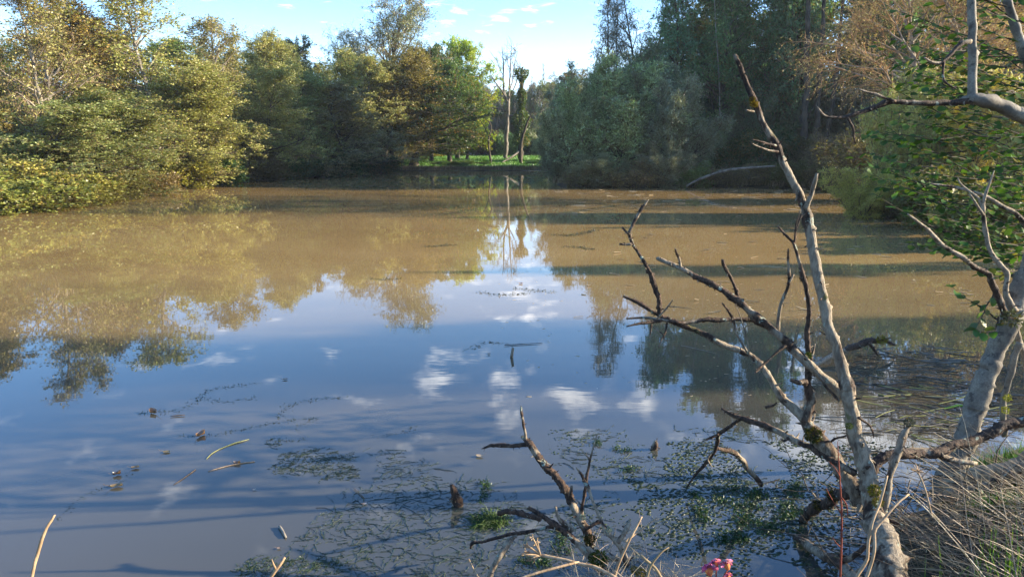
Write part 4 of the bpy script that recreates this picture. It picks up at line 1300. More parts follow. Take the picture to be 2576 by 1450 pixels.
TWG([(1680, 770, 1.2, .3), (1705, 772, 1, .3), (1737, 776, .7, .3)], 3.36)
TWG([(1678, 810, 3, .6), (1674, 835, 2.4, .8), (1665, 852, 1.8, .5), (1657, 875, 1, .5)], 3.5, -0.05)
TWG([(1640, 815, 2.6, .7), (1637, 832, 2.2, .9), (1634, 848, 1, .3)], 3.5)
TWG([(1642, 820, 1.6, .3), (1655, 831, 1.5, .3), (1668, 840, 1.6, .7), (1672, 855, 1.2, .4), (1683, 857, .7, .2)], 3.45)
TWG([(1884, 890, 3.2, .4), (1865, 860, 2.8, .3), (1851, 835, 2.8, .3), (1845, 808, 3, .5), (1838, 792, 3.6, .9), (1828, 775, 2.6, .8), (1817, 762, 1.6, .5)], 3.45, -0.05)
TWG([(1884, 887, 2, .2), (1876, 840, 1.5, .3), (1863, 798, 1.2, .3), (1849, 764, .8, .3)], 3.42, 0.0)
TWG([(2112, 1008, 4, .5), (2097, 991, 4, .7), (2080, 972, 3.4, .3), (2065, 950, 2.6, .1), (2050, 930, 2.5, .05), (2037, 911, 2.4, .1), (2024, 893, 2, .4), (2009, 875, 1.4, .5)], 3.28, 0.05)
# side stub near the top and small twigs
B([(2026, 525, 8, .5), (2033, 510, 6.5, .3), (2043, 480, 6, .35), (2050, 455, 5.2, .2), (2055, 438, 3.4, .1)], 3.42, -0.06)
TWG([(1957, 382, 3.5, .6), (1935, 378, 2.6, .3), (1912, 370, 2, .3), (1892, 361, 1.1, .3)], 3.44, -0.1)
TWG([(1952, 366, 5, .8), (1935, 362, 3.2, .6), (1915, 356, 2.2, .5), (1890, 350, 1, .5)], 3.44, -0.08)
TWG([(1897, 281, 2.6, .4), (1888, 279, 2.4, .4), (1879, 277, 1.6, .4)], 3.48, -0.05)
TWG([(2016, 540, 4, .6), (2010, 556, 2.4, .8), (2002, 580, 1.6, .8)], 3.4, -0.02)
TWG([(2144, 1000, 5, .3), (2149, 985, 3.4, .2), (2151, 975, 1.4, .2)], 3.25)
TWG([(2160, 1050, 3.4, .9), (2185, 1066, 2.6, .9), (2196, 1085, 2.2, .9), (2198, 1100, 1, .9)], 3.2, 0.05)
TWG([(2128, 1095, 2, .6), (2100, 1103, 2.6, .8), (2083, 1118, 2.4, .8), (2068, 1134, 1.5, .7)], 3.26, 0.15)
# low dark branch running out over the water
B([(2152, 1190, 8, .5), (2120, 1170, 9, .45), (2089, 1150, 8.5, .8), (2058, 1136, 8.5, .6), (2033, 1122, 8.5, .75), (2005, 1108, 8.5, .3), (1979, 1096, 8.5, .2), (1950, 1082, 7.5, .3), (1926, 1071, 7.5, .8), (1896, 1061, 6.8, .85), (1866, 1051, 6.4, .9), (1843, 1041, 5.4, .8), (1817, 1028, 3, .7)], 3.22, 0.5)
TWG([(1866, 1052, 4.6, .8), (1845, 1065, 4.4, .8), (1823, 1080, 4.4, .8), (1806, 1092, 4.4, .9), (1803, 1115, 4.4, .9), (1792, 1142, 4.2, .8), (1775, 1166, 4, .9), (1752, 1190, 3.4, .9), (1728, 1224, 1.8, .8)], 3.66, 0.5)
TWG([(1808, 1092, 3.6, .8), (1788, 1100, 3, .8), (1767, 1109, 2.4, .1)], 3.75, 0.0)
B([(1803, 1126, 4, .7), (1818, 1129, 5, .6), (1839, 1133, 6, .5), (1858, 1148, 6.5, .4), (1872, 1163, 7, .4), (1890, 1188, 7, .5), (1912, 1215, 6.5, .6)], 3.95, 0.3)
TWG([(1800, 1128, 2.4, .6), (1781, 1150, 2.4, .5), (1783, 1162, 2, .3), (1791, 1173, 1, .3)], 3.95)
TWG([(1925, 1023, 3.2, .9), (1945, 1019, 2.8, .9), (1955, 1012, 1.6, .9)], 3.4, 0.0)
TWG([(1985, 1100, 4, .8), (1973, 1108, 3.4, .8), (1966, 1104, 2, .7)], 3.3, 0.0)
# roots dipping into the water
drawn(DT, 'root', [(2190, 1235, 16, .6), (2160, 1228, 14, .7), (2115, 1243, 14, .9), (2073, 1265, 13, .95), (2040, 1290, 11, .95), (2015, 1312, 8, .95)], [3.2, 3.3, 3.42, 3.58, 3.72, 3.86], per=0.012, S=11, rag=0.2)
drawn(DT, 'root', [(2190, 1500, 16, .3), (2156, 1452, 13, .3), (2106, 1413, 12, .35), (2070, 1392, 11, .5), (2039, 1373, 10.5, .45), (2018, 1358, 9, .5), (2001, 1349, 5, .6)], [2.95, 3.1, 3.28, 3.4, 3.5, 3.58, 3.66], per=0.012, S=11, rag=0.15)
drawn(DT, 'root', [(2110, 1413, 7, .3), (2140, 1402, 6.5, .3), (2165, 1385, 6, .35), (2190, 1360, 5, .4)], [3.25, 3.2, 3.15, 3.1], per=0.012, S=8, rag=0.15)
drawn(DT, 'root', [(2066, 1262, 4, .4), (2050, 1248, 3, .4), (2040, 1232, 1.4, .4)], 3.6, per=0.012, S=6)
# broken mossy stem and pale spur at the right of the stool
B([(2215, 1300, 11, .4), (2236, 1213, 10, .4), (2250, 1165, 9, .3), (2262, 1126, 9, .25), (2274, 1098, 9, .2), (2288, 1074, 5, .3)], 3.15, 0.1)
for (x_, y_, s_, c_, yy) in [(1897, 262, 9, (0.20, 0.13, 0.02), 3.47), (1893, 250, 7, (0.16, 0.11, 0.02), 3.48), (2046, 1093, 19, (0.035, 0.04, 0.012), 3.32), (2033, 893, 8, (0.05, 0.08, 0.015), 3.38), (2021, 700, 8, (0.03, 0.022, 0.012), 3.5),
                             (2200, 1232, 14, (0.12, 0.11, 0.02), 3.12), (2208, 1262, 12, (0.13, 0.115, 0.03), 3.08), (2288, 1062, 11, (0.06, 0.07, 0.06), 3.25), (2100, 1245, 15, (0.03, 0.03, 0.012), 3.45), (2060, 1268, 13, (0.025, 0.028, 0.012), 3.6), (2136, 1070, 8, (0.09, 0.11, 0.03), 3.2)]:
    moss(DT, x_, y_, yy, s_, c_)

# ------------------------------------------------------------------ the living alder leaning out at the right
p_ = at(2390, 1225, 4.2)
AT = thing('alder_tree', (p_[0], 4.2, gz(p_[0], 4.2)), 'leaning grey-barked alder with big green leaves at the right edge of the near bank', 'tree')
A = lambda nm, pts, Y, dY=0.0, mat='smooth_bark', **k: drawn(AT, nm, pts, Y, mat=mat, dY=dY, per=0.02, **k)
A('trunk', [(2374, 1262, 36.0), (2384, 1225, 31.5), (2394, 1190, 29.7), (2408, 1150, 27.9), (2424, 1110, 26.6), (2438, 1070, 25.2), (2452, 1035, 24.3), (2472, 975, 23.4), (2492, 915, 22.5), (2512, 865, 22.1), (2532, 820, 22.5), (2546, 790, 23.4), (2558, 760, 21.6), (2580, 690, 19.8), (2612, 600, 18.0), (2640, 500, 17.1), (2652, 420, 16.2), (2640, 350, 15.3)],
  4.2, 0.3, S=18, rag=0.06)
A('limb', [(2640, 352, 15), (2612, 322, 17), (2576, 296, 19), (2540, 272, 18), (2502, 257, 17), (2470, 250, 16), (2445, 250, 14)], 4.5, -0.1, mat='smooth_bark', S=12, rag=0.08)
A('limb', [(2450, 251, 9, .6), (2420, 255, 8, .7), (2396, 257, 7.5, .6), (2360, 259, 7, .6), (2321, 259, 7, .7), (2280, 256, 6.5, .6), (2245, 255, 6.5, .7), (2215, 264, 6, .7), (2189, 273, 6, .8), (2160, 284, 5.6, .8), (2132, 294, 5, .8), (2105, 296, 4, .5), (2079, 293, 3, .5), (2066, 281, 2.4, .3), (2053, 265, 1.4, .2)], 4.4, -0.1, mat='dead', S=9, rag=0.14)
A('limb', [(2444, 252, 12), (2445, 215, 11), (2447, 151, 10.5), (2447, 76, 10), (2444, 0, 9.5), (2441, -70, 9), (2438, -200, 7)], 4.42, 0.1, S=11, rag=0.06)
A('limb', [(2610, 250, 13), (2588, 150, 12), (2562, 75, 11), (2545, 30, 10.5), (2530, -10, 10), (2505, -90, 8)], 4.9, 0.1, S=11, rag=0.06)
A('branch', [(2252, 255, 4.4, .6), (2228, 247, 3.8, .7), (2207, 238, 3.4, .4), (2182, 231, 2.8, .4), (2158, 223, 1.5, .2)], 4.32, -0.05, mat='dead', S=7)
A('branch', [(2130, 295, 3.6, .9), (2138, 308, 3.2, .9), (2147, 325, 3.2, .9), (2148, 342, 2.8, .9), (2152, 360, 1.4, .8)], 4.3, 0.0, mat='dead', S=7)
A('branch', [(2440, 106, 5.5, .4), (2424, 108, 5, .4), (2408, 117, 5, .5), (2394, 134, 4.8, .5), (2377, 151, 4.6, .6), (2362, 158, 4.6, .4), (2351, 159, 4.2, .3), (2338, 154, 3.2, .3), (2326, 145, 1.6, .3)], 4.42, -0.1, mat='dead', S=8)
A('branch', [(2375, 155, 3.4, .6), (2372, 178, 3, .6), (2374, 200, 2.6, .6), (2386, 213, 2.4, .6), (2404, 223, 1.4, .6)], 4.35, -0.05, mat='dead', S=7)
A('branch', [(2536, 800, 10, .4), (2524, 780, 8, .5), (2508, 739, 7.5, .6), (2496, 710, 7, .6), (2488, 688, 6.4, .7), (2462, 678, 6, .9), (2445, 666, 6.5, .7), (2432, 655, 6, .3), (2400, 634, 5.6, .4), (2372, 615, 5.4, .3), (2350, 595, 5, .5), (2332, 575, 4.4, .3), (2310, 558, 3.6, .3), (2284, 539, 2.4, .2)], 4.3, -0.25, mat='dead', S=9, rag=0.15)
A('branch', [(2550, 785, 9, .2), (2530, 735, 7, .2), (2533, 691, 6.4, .3), (2524, 675, 6, .3), (2506, 652, 5.8, .3), (2490, 625, 5.6, .3), (2480, 587, 5.6, .3), (2474, 550, 5, .4), (2472, 515, 4.6, .3), (2482, 480, 3.8, .3), (2492, 455, 2.6, .2), (2500, 430, 1.5, .2)], 4.35, 0.0, mat='dead', S=9)
A('branch', [(2474, 530, 4, .3), (2462, 500, 3.4, .2), (2440, 482, 3, .1), (2418, 462, 2.2, .1), (2410, 448, 1.2, .1)], 4.35, 0.05, mat='dead', S=7)
A('branch', [(2474, 540, 3.6, .2), (2456, 515, 3.2, .2), (2440, 490, 2.6, .1)], 4.3, -0.02, mat='dead', S=7)
A('branch', [(2620, 640, 10), (2590, 580, 8), (2560, 540, 6), (2510, 512, 5), (2470, 490, 4), (2400, 470, 3), (2340, 462, 1.5)], 4.6, -0.05, mat='dead', S=8)
A('branch', [(2600, 1000, 9), (2575, 900, 8), (2560, 840, 7), (2556, 800, 6)], 4.6, -0.1, mat='dead', S=8)
# low limbs at the foot
A('limb', [(2385, 1235, 26), (2420, 1212, 25), (2455, 1203, 24), (2500, 1200, 26), (2545, 1190, 30), (2590, 1170, 33), (2660, 1150, 34)], 4.15, -0.15, mat='log', S=14, rag=0.08)
A('limb', [(2380, 1245, 14), (2430, 1236, 13), (2480, 1222, 13), (2530, 1196, 13), (2580, 1170, 13), (2650, 1130, 13)], 3.95, -0.15, mat='dead', S=12, rag=0.08)
for (x_, y_, s_, c_, yy) in [(2545, 800, 22, (0.10, 0.10, 0.05), 4.25), (2535, 1000, 9, (0.30, 0.30, 0.03), 4.3), (2528, 1030, 9, (0.28, 0.28, 0.03), 4.3)]:
    moss(AT, x_, y_, yy, s_, c_, 160)
A('branch', [(2566, 860, 8), (2545, 930, 7.5), (2530, 990, 7), (2524, 1040, 7.5), (2526, 1090, 7)], 4.5, 0.1, mat='smooth_bark', S=9)
# off-frame boughs that carry the leafy twigs
A('limb', [(2650, 430, 12), (2690, 300, 11), (2700, 150, 10), (2690, 0, 8), (2670, -120, 6)], 4.55, 0.8, S=8)
A('limb', [(2625, 560, 11), (2680, 520, 10), (2720, 480, 9), (2740, 420, 8)], 4.45, 0.9, S=8)

# leafy twigs
tips = []
twig_bag = Bag()
LP, LA, LN = [], [], []


def leafy_twig(px, py, Y, dpx, dpy, dY, n_leaf, sag=0.0):
    a = at(px, py, Y)
    b = at(px + dpx, py + dpy, Y + dY)
    t = np.linspace(0, 1, 9)[:, None]
    mid = (a + b) / 2 + np.array((0, 0, -sag)) + rng.normal(0, 0.04, 3)
    P_ = (1 - t) ** 2 * a + 2 * t * (1 - t) * mid + t ** 2 * b
    P_ = P_ + np.cumsum(rng.normal(0, 0.006, P_.shape), 0)
    twig_bag.add(*tubes(P_[None] - np.array(AT.location), (0.0055 * (1 - 0.75 * t[:, 0]))[None], 5))
    d = unit((P_[-1] - P_[0])[None])[0]
    side = unit(np.cross(d, (0, 0, 1.0))[None])[0]
    for i in range(n_leaf):
        f = (i + rng.uniform(-.3, .3) + 1.0) / n_leaf
        f = min(max(f, 0.02), 1.0)
        k = f * 8
        j = min(int(k), 7)
        p = P_[j] * (1 - (k - j)) + P_[j + 1] * (k - j)
        s = 1 if i % 2 else -1
        ax = d * rng.uniform(0.3, 1.0) + side * s * rng.uniform(0.5, 1.1) + np.array((0, 0, rng.uniform(-0.55, 0.25)))
        nn = np.array((rng.normal(0, .38), rng.normal(-.15, .38), 1.0))
        LP.append(p)
        LA.append(ax)
        LN.append(nn)


# dense region: many twigs entering from the right and running left with a slight rise
for q in range(125):
    px = rng.uniform(2380, 2720)
    py = rng.uniform(-40, 640)
    if py < 200 and px < 2500:
        px += 90
    ln = rng.uniform(110, 260)
    Yq = rng.uniform(4.7, 6.3)
    leafy_twig(px, py, Yq, -ln, -ln * rng.uniform(-0.05, 0.55), rng.uniform(-.5, .3), int(ln / 13), rng.uniform(-0.03, 0.08))
for (px, py, dx, dy) in [(2470, 330, -220, -20), (2450, 400, -290, -60), (2460, 450, -300, -40), (2420, 480, -240, -70), (2480, 520, -300, -95), (2430, 540, -210, -70), (2440, 380, -230, 10),
                         (2430, 340, -190, -10), (2360, 420, -180, -30), (2330, 470, -130, -60), (2460, 240, -180, -30), (2420, 235, -150, -15), (2450, 130, -170, 30), (2430, 170, -130, 20), (2480, 100, -150, 60),
                         (2440, 610, -150, -60), (2400, 590, -120, -50), (2520, 640, -180, -40), (2580, 600, -190, -20), (2500, 570, -170, -30)]:
    leafy_twig(px, py, rng.uniform(4.6, 5.6), dx, dy, rng.uniform(-.3, .3), int(abs(dx) / 14), 0.03)
for q in range(46):
    ln = rng.uniform(90, 200)
    leafy_twig(rng.uniform(2500, 2720), rng.uniform(330, 680), rng.uniform(4.7, 5.8), -ln, -ln * rng.uniform(-0.25, 0.4), rng.uniform(-.4, .2), int(ln / 12), rng.uniform(0, 0.08))
# the small sprigs hanging before the water
leafy_twig(2515, 810, 4.35, -115, -90, -0.1, 9, -0.03)
leafy_twig(2500, 735, 4.35, -70, 100, -0.05, 7, -0.02)
leafy_twig(2510, 790, 4.3, -80, 30, -0.05, 6, 0.02)
obj('twigs', twig_bag.mesh('alder_twigs', M['bark_dark'], True), AT)['kind'] = 'stuff'

LT = []
for v_ in range(3):
    rows = [(0.0, 0.06), (0.2, 0.62), (0.48, 0.98), (0.78, 0.80), (1.0, 0.30)]
    Vv = []
    for (t, w) in rows:
        w *= rng.uniform(0.92, 1.08) * 0.43
        zc = -0.16 * t * t * (1 + 0.4 * v_)
        fold = 0.10 + 0.07 * v_
        Vv += [(t, -w, zc + fold * w), (t, 0, zc), (t, w, zc + fold * w)]
    Qv = []
    for r_ in range(4):
        b_ = r_ * 3
        Qv += [(b_, b_ + 1, b_ + 4, b_ + 3), (b_ + 1, b_ + 2, b_ + 5, b_ + 4)]
    LT.append((np.array(Vv), np.array(Qv)))
leaf_me = [mesh_quads('alder_leaf', v, q, M['leaf_near'], True) for v, q in LT]
LP, LA, LN = np.array(LP), unit(np.array(LA)), np.array(LN)
LN = unit(LN - LA * np.sum(LN * LA, 1, keepdims=True))
LB = np.cross(LN, LA)
LS = rng.uniform(0.040, 0.072, len(LP))
LC = np.stack([rng.uniform(0.040, 0.10, len(LP)), rng.uniform(0.085, 0.145, len(LP)), rng.uniform(0.016, 0.034, len(LP))], 1)
# visible leaves first, nearest first
dep = np.array([opt_depth(p) for p in LP])
vx = (LP[:, 0] / dep) * F + CX
order = np.argsort(dep - LS * 12 + np.where(vx > 2590, 100, 0))
from mathutils import Matrix
for q in order[:300]:
    o = bpy.data.objects.new('leaf', leaf_me[q % 3])
    COL.objects.link(o)
    o.parent = AT
    m3 = Matrix(((LA[q][0], LB[q][0], LN[q][0]), (LA[q][1], LB[q][1], LN[q][1]), (LA[q][2], LB[q][2], LN[q][2])))
    o.location = tuple(LP[q] - np.array(AT.location))
    o.rotation_euler = m3.to_euler()
    o.scale = (LS[q],) * 3
    o.color = (*LC[q], 1)
rest = Bag()
for q in order[300:]:
    v, f = LT[q % 3]
    rest.add(LP[q] + LS[q] * (v[:, :1] * LA[q] + v[:, 1:2] * LB[q] + v[:, 2:] * LN[q]) - np.array(AT.location), f)
o = tag(obj('foliage', rest.mesh('alder_foliage', M['leaf_near'], True), AT), kind='stuff')
o.color = (0.062, 0.115, 0.024, 1)

# dark bough lying across at the right, over the stool
p_ = at(2300, 1143, 3.3)
fb2 = thing('fallen_branch', (p_[0], 3.3, 0.3), 'dark fallen branch lying across in front of the leaning alder trunk', 'branch')
drawn(fb2, 'stem', [(2190, 1190, 9, .9), (2205, 1165, 12, .9), (2233, 1147, 13, .8), (2265, 1143, 12, .75), (2300, 1143, 11.5, .7), (2340, 1140, 11, .65), (2373, 1134, 12, .6), (2410, 1121, 11.5, .7), (2440, 1109, 12, .7), (2480, 1092, 12, .75), (2530, 1073, 12, .7), (2576, 1058, 12, .7), (2680, 1020, 11, .7)], 3.35, dY=0.25, S=12)
drawn(fb2, 'side_branch', [(2360, 1138, 9, .5), (2385, 1152, 8, .5), (2415, 1160, 7, .4), (2447, 1163, 5.5, .1)], 3.45, S=10)
o_ = at(2330, 1130, 3.6)
ps = thing('pale_stick', (o_[0], 3.6, 0.3), 'short pale peeled stick behind the dark fallen branch', 'stick')
drawn(ps, 'stem', [(2268, 1134, 5), (2300, 1130, 6), (2330, 1130, 5), (2362, 1126, 3)], 3.62, mat='log', S=8)

# mossy dead branch floating farther out at the right
o_ = at(2130, 880, 6.6)
mb = thing('mossy_branch', (o_[0], 6.6, 0.05), 'half sunken branch with a yellow moss cushion behind the dead tree', 'branch')
def on_w(px, py, z=0.03):
    return on_plane(px, py, z)[1]
drawn(mb, 'stem', [(2040, 925, 5, .0), (2080, 900, 6, .0), (2118, 883, 6.5, .1), (2140, 875, 7.5, .7), (2168, 866, 8, .9), (2200, 856, 7, .9), (2228, 858, 5, .8), (2250, 866, 2.5, .7)], [on_w(2040, 925, .02), 6.9, 7.0, 7.05, 7.1, 7.15, 7.2, 7.25], S=9)
drawn(mb, 'twig', [(2188, 862, 4, .8), (2198, 876, 3.6, .8), (2208, 892, 2, .6)], 7.0, S=6)
drawn(mb, 'twig', [(2205, 856, 4, .8), (2222, 853, 3, .7), (2240, 850, 1.5, .7)], 7.15, S=6)
moss(mb, 2218, 854, 7.12, 11, (0.20, 0.17, 0.02), 200)

# ------------------------------------------------------------------ dead branches on the little spur at the bottom
p_ = on_plane(1500, 1440, 0.1)
DB = thing('dead_bush', (p_[0], p_[1], 0.1), 'stump of dead bark-covered branches at the water edge, bottom centre', 'bush')
D = lambda nm, pts, Y, dY=0.0, **k: drawn(DB, nm, pts, Y, dY=dY, per=0.007, S=9, rag=0.2, **k)
D('branch', [(1490, 1392, 11, .8), (1478, 1350, 10.5, .75), (1465, 1318, 10, .3), (1452, 1288, 9.5, .05), (1440, 1268, 9.5, .4), (1431, 1256, 10.5, .85), (1420, 1234, 10.5, .95), (1409, 1215, 10.5, .95), (1394, 1197, 9.5, .95), (1377, 1176, 9.5, .85), (1362, 1155, 9, .9), (1350, 1138, 9, .3), (1338, 1124, 8, .5), (1326, 1110, 7.5, .9), (1316, 1100, 5, .3)], 3.3, 0.22)
D('branch', [(1330, 1116, 5.5, .8), (1310, 1119, 5, .9), (1278, 1121, 5.4, .95), (1256, 1120, 5.2, .9), (1237, 1121, 4.8, .9), (1222, 1125, 3, .5), (1212, 1128, 1, .2)], 3.5, 0.05)
D('twig', [(1322, 1102, 4, .1), (1321, 1085, 3.2, .1), (1317, 1068, 3.4, .8), (1315, 1050, 3, .4), (1312, 1035, 3.8, .9), (1311, 1023, 2.4, .4)], 3.5, 0.02)
D('twig', [(1432, 1250, 5, .6), (1435, 1238, 4.4, .3), (1438, 1226, 4, .2)], 3.36, -0.03)
D('branch', [(1525, 1445, 11, .3), (1506, 1420, 10.5, .2), (1490, 1400, 10, .1), (1470, 1380, 9, .1), (1452, 1363, 8.5, .5), (1440, 1350, 8.5, .9), (1420, 1336, 8, .95), (1402, 1323, 7.6, .95), (1383, 1309, 7, .95), (1365, 1297, 6.5, .95), (1347, 1285, 6, .95), (1332, 1276, 4.4, .9)], 3.12, 0.2)
D('branch', [(1362, 1303, 6.5, .9), (1340, 1297, 6.5, .9), (1315, 1291, 6.5, .9), (1298, 1286, 6.5, .95), (1284, 1284, 6.5, .95), (1270, 1285, 6.5, .95), (1259, 1290, 5, .9)], 3.28, 0.05)
D('branch', [(1420, 1330, 5, .8), (1384, 1322, 5, .7), (1357, 1330, 4.4, .3), (1334, 1333, 4.4, .4), (1308, 1337, 4.2, .7), (1284, 1342, 4, .8), (1260, 1350, 3.6, .5), (1237, 1355, 3.4, .5), (1212, 1362, 3, .6), (1188, 1364, 4.5, .8), (1184, 1374, 3, .8)], 3.3, 0.12)
D('branch', [(1580, 1420, 8, .3), (1562, 1380, 7.5, .2), (1545, 1355, 7, .3), (1530, 1340, 6.5, .3), (1520, 1325, 5, .3), (1512, 1308, 4, .3), (1502, 1283, 3.8, .05), (1493, 1263, 3.6, .05), (1485, 1242, 3.6, .2), (1478, 1222, 5, .4), (1470, 1210, 4.6, .8)], 3.15, 0.2)
D('twig', [(1474, 1212, 4, .6), (1478, 1185, 3, .5), (1484, 1154, 3, .5), (1489, 1135, 2.6, .4), (1494, 1118, 2.2, .3), (1502, 1092, 1, .3)], 3.36, 0.03)
D('twig', [(1472, 1212, 4, .7), (1462, 1192, 3.4, .6), (1456, 1184, 2.8, .4), (1450, 1176, 1.8, .2)], 3.36)
D('twig', [(1483, 1155, 2.8, .4), (1473, 1143, 2.4, .3), (1463, 1132, 1.2, .2)], 3.38)
D('twig', [(1474, 1222, 4, .6), (1470, 1248, 3.6, .8), (1466, 1272, 4, .6), (1464, 1290, 5.5, .0), (1461, 1306, 3, .0)], 3.35, 0.03)
D('twig', [(1512, 1308, 4.5, .8), (1492, 1318, 3.6, .8), (1474, 1330, 3, .7)], 3.3, -0.02)
D('twig', [(1440, 1330, 9, .4), (1424, 1318, 7, .4), (1412, 1310, 6, .5), (1404, 1300, 4, .2), (1400, 1287, 3.2, .2), (1398, 1276, 3, .4)], 3.26)
D('twig', [(1552, 1362, 6.5, .1), (1568, 1338, 6.8, .1), (1578, 1322, 6.5, .1), (1582, 1312, 3.4, .1)], 3.12, 0.06)
D('twig', [(1478, 1378, 6, .2), (1500, 1395, 6, .2), (1530, 1400, 6, .3), (1550, 1405, 5, .2)], 3.15)
for (x_, y_, s_, c_) in [(1504, 1404, 20, (0.055, 0.075, 0.012)), (1484, 1355, 13, (0.035, 0.035, 0.012)), (1612, 1440, 12, (0.22, 0.16, 0.03)), (1596, 1432, 9, (0.2, 0.15, 0.03)), (1466, 1300, 7, (0.22, 0.26, 0.2)), (1532, 1332, 7, (0.25, 0.27, 0.2))]:
    moss(DB, x_, y_, 3.13, s_, c_, 300)
# leaning stake
p_ = at(1231, 1450, 3.05)
sk = thing('broken_stake', (p_[0], 3.05, 0.1), 'split brown stake leaning out of the water left of the dead stump', 'stick')
drawn(sk, 'stem', [(1216, 1490, 8, .3), (1231, 1450, 8, .25), (1256, 1400, 8, .3), (1270, 1378, 8.5, .3), (1284, 1358, 8, .4), (1299, 1347, 3, .3)], 3.05, dY=0.12, per=0.008, S=9, rag=0.25)

# ------------------------------------------------------------------ dry plants
M['umbel'] = simple_bark('dry_umbel_stalk', (0.27, 0.175, 0.095), (0.44, 0.31, 0.185), 30, 0.3)


def stalk(name, label, rows, Y, dY=0.0, cat='stalk', mat='umbel', group=None, base=None):
    p = at(rows[0][0], rows[0][1], Y)
    t_ = thing(name, (p[0], Y, p[2]), label, cat, group)
    drawn(t_, 'stem', rows, Y, mat=mat, dY=dY, per=0.02, S=7, rag=0.05)
    return t_


um = stalk('dry_umbel', 'dry tan umbel stalk lying across the dead stump, its rays spread to the left', [(1580, 1475, 5.5), (1546, 1450, 5), (1520, 1436, 4.8), (1496, 1424, 4.6), (1450, 1414, 4.2), (1400, 1404, 4), (1359, 1396, 3.6)], 2.85, 0.15, 'plant')
for (x_, y_) in [(1322, 1372), (1331, 1374), (1325, 1388), (1338, 1402), (1345, 1408), (1348, 1366), (1340, 1350), (1352, 1360), (1320, 1394), (1332, 1410)]:
    ry = drawn(um, 'ray', [(1359, 1396, 2.4), ((1359 + x_) / 2 + rng.uniform(-2, 2), (1396 + y_) / 2 - 2, 1.8), (x_, y_, 1.8)], 3.0, mat='umbel', dY=float(rng.uniform(-.04, .04)), per=0.02, S=5, rag=0.05)
    bg_ = Bag()
    c = at(x_, y_, 3.0)
    k_ = 9
    d_ = unit(rng.standard_normal((k_, 3)) + np.array((-.8, 0, .2)))
    P_ = c + np.linspace(0, 1, 3)[None, :, None] * d_[:, None, :] * 0.016
    bg_.add(*tubes(P_ - np.array(um.location), np.full((k_, 3), 0.0018) * np.array([.6, .8, 1.5]), 4))
    obj('seed_head', bg_.mesh('umbel_seeds', M['umbel']), um)
stalk('dry_stalk', 'pale dry stalk running under the umbel toward the dead stump', [(1290, 1460, 3.4), (1340, 1442, 3.4), (1390, 1428, 3.4), (1427, 1418, 3.2), (1455, 1412, 2.5)], 2.85, 0.1)
stalk('dry_stalk', 'upright tan stalk with forked tip right of the dead stump', [(1532, 1470, 4), (1546, 1444, 4), (1562, 1405, 3.8), (1578, 1366, 3.6), (1592, 1340, 3.2), (1603, 1320, 3), (1614, 1300, 2)], 2.95, 0.1)
stalk('dry_stalk', 'thin brown stalk crossing behind the upright forked one', [(1575, 1360, 3), (1592, 1346, 2.8), (1620, 1325, 2.2), (1652, 1301, 1.4)], 3.05, 0.15)
stalk('dry_stalk', 'curved pale grass stalk over the dark water between stump and flowers', [(1625, 1460, 3), (1635, 1425, 3), (1652, 1400, 3), (1668, 1384, 2.4), (1682, 1376, 1.2)], 2.85, 0.05, mat='straw')
stalk('dry_stalk', 'snapped hollow stem beside the pink flowers', [(1668, 1460, 4), (1655, 1436, 4), (1640, 1420, 4), (1612, 1396, 3.6)], 2.9, 0.05, mat='straw')
stalk('dry_stalk', 'orange bent grass stem left of the leaning stake', [(1212, 1462, 2.2), (1200, 1445, 2.2), (1190, 1428, 2.2), (1180, 1408, 2.6)], 2.95, 0.05, mat='umbel')
stalk('dry_stalk', 'pale jointed stem rising from the bottom edge, far left', [(70, 1520, 4.6), (82, 1450, 4.4), (88, 1420, 4.2), (91, 1404, 5), (98, 1380, 4), (106, 1353, 4.2), (118, 1325, 3.4), (128, 1310, 3.4), (137, 1296, 2.4)], 2.75, 0.1, mat='umbel')
bs = stalk('dry_stalk', 'short forked pale stem at the bottom edge left of centre', [(672, 1475, 4.6), (681, 1450, 4.4), (698, 1427, 4.2), (708, 1414, 4), (715, 1403, 3)], 2.8, 0.05, mat='umbel')
drawn(bs, 'side_stem', [(694, 1430, 3), (688, 1418, 2.4), (684, 1406, 1.4)], 2.82, mat='umbel', per=0.02, S=6)
stalk('dry_stalk', 'thick tan stalk crossing the dead trunk, the left one of the pair', [(2145, 1470, 4.4), (2163, 1438, 4), (2182, 1405, 3.8), (2184, 1364, 3.6), (2194, 1315, 3.4), (2203, 1290, 3.2), (2211, 1272, 3.2), (2221, 1235, 3), (2231, 1198, 2.4)], 2.62, 0.2, mat='umbel')
stalk('dry_stalk', 'thick tan stalk with an elbow crossing the dead trunk, the right one of the pair', [(2170, 1475, 4), (2184, 1440, 4), (2199, 1385, 3.6), (2200, 1352, 3.4), (2204, 1328, 3.4), (2236, 1290, 3), (2258, 1264, 2.8), (2285, 1242, 2)], 2.6, 0.2, mat='umbel')
M['red'] = simple_bark('red_shoot', (0.16, 0.035, 0.02), (0.28, 0.07, 0.035), 20, 0.1)
rs = stalk('red_stem', 'thin red leafless shoot standing before the dark water by the dead trunk', [(2113, 1470, 2.8), (2115, 1400, 2.6), (2117, 1310, 2.4), (2114, 1230, 2), (2110, 1160, 1.4), (2107, 1110, .7)], 2.7, 0.05, 'plant', mat='red')
for r_ in ([(2116, 1290, 1.6), (2100, 1265, 1.2), (2085, 1240, .8), (2078, 1225, .5)], [(2116, 1250, 1.6), (2130, 1270, 1.4), (2132, 1295, 1)], [(2117, 1376, 1.4), (2105, 1366, 1), (2094, 1350, .6)], [(2115, 1200, 1.2), (2100, 1175, .9), (2085, 1160, .6)]):
    drawn(rs, 'side_shoot', r_, 2.72, mat='red', per=0.02, S=5, rag=0.04)
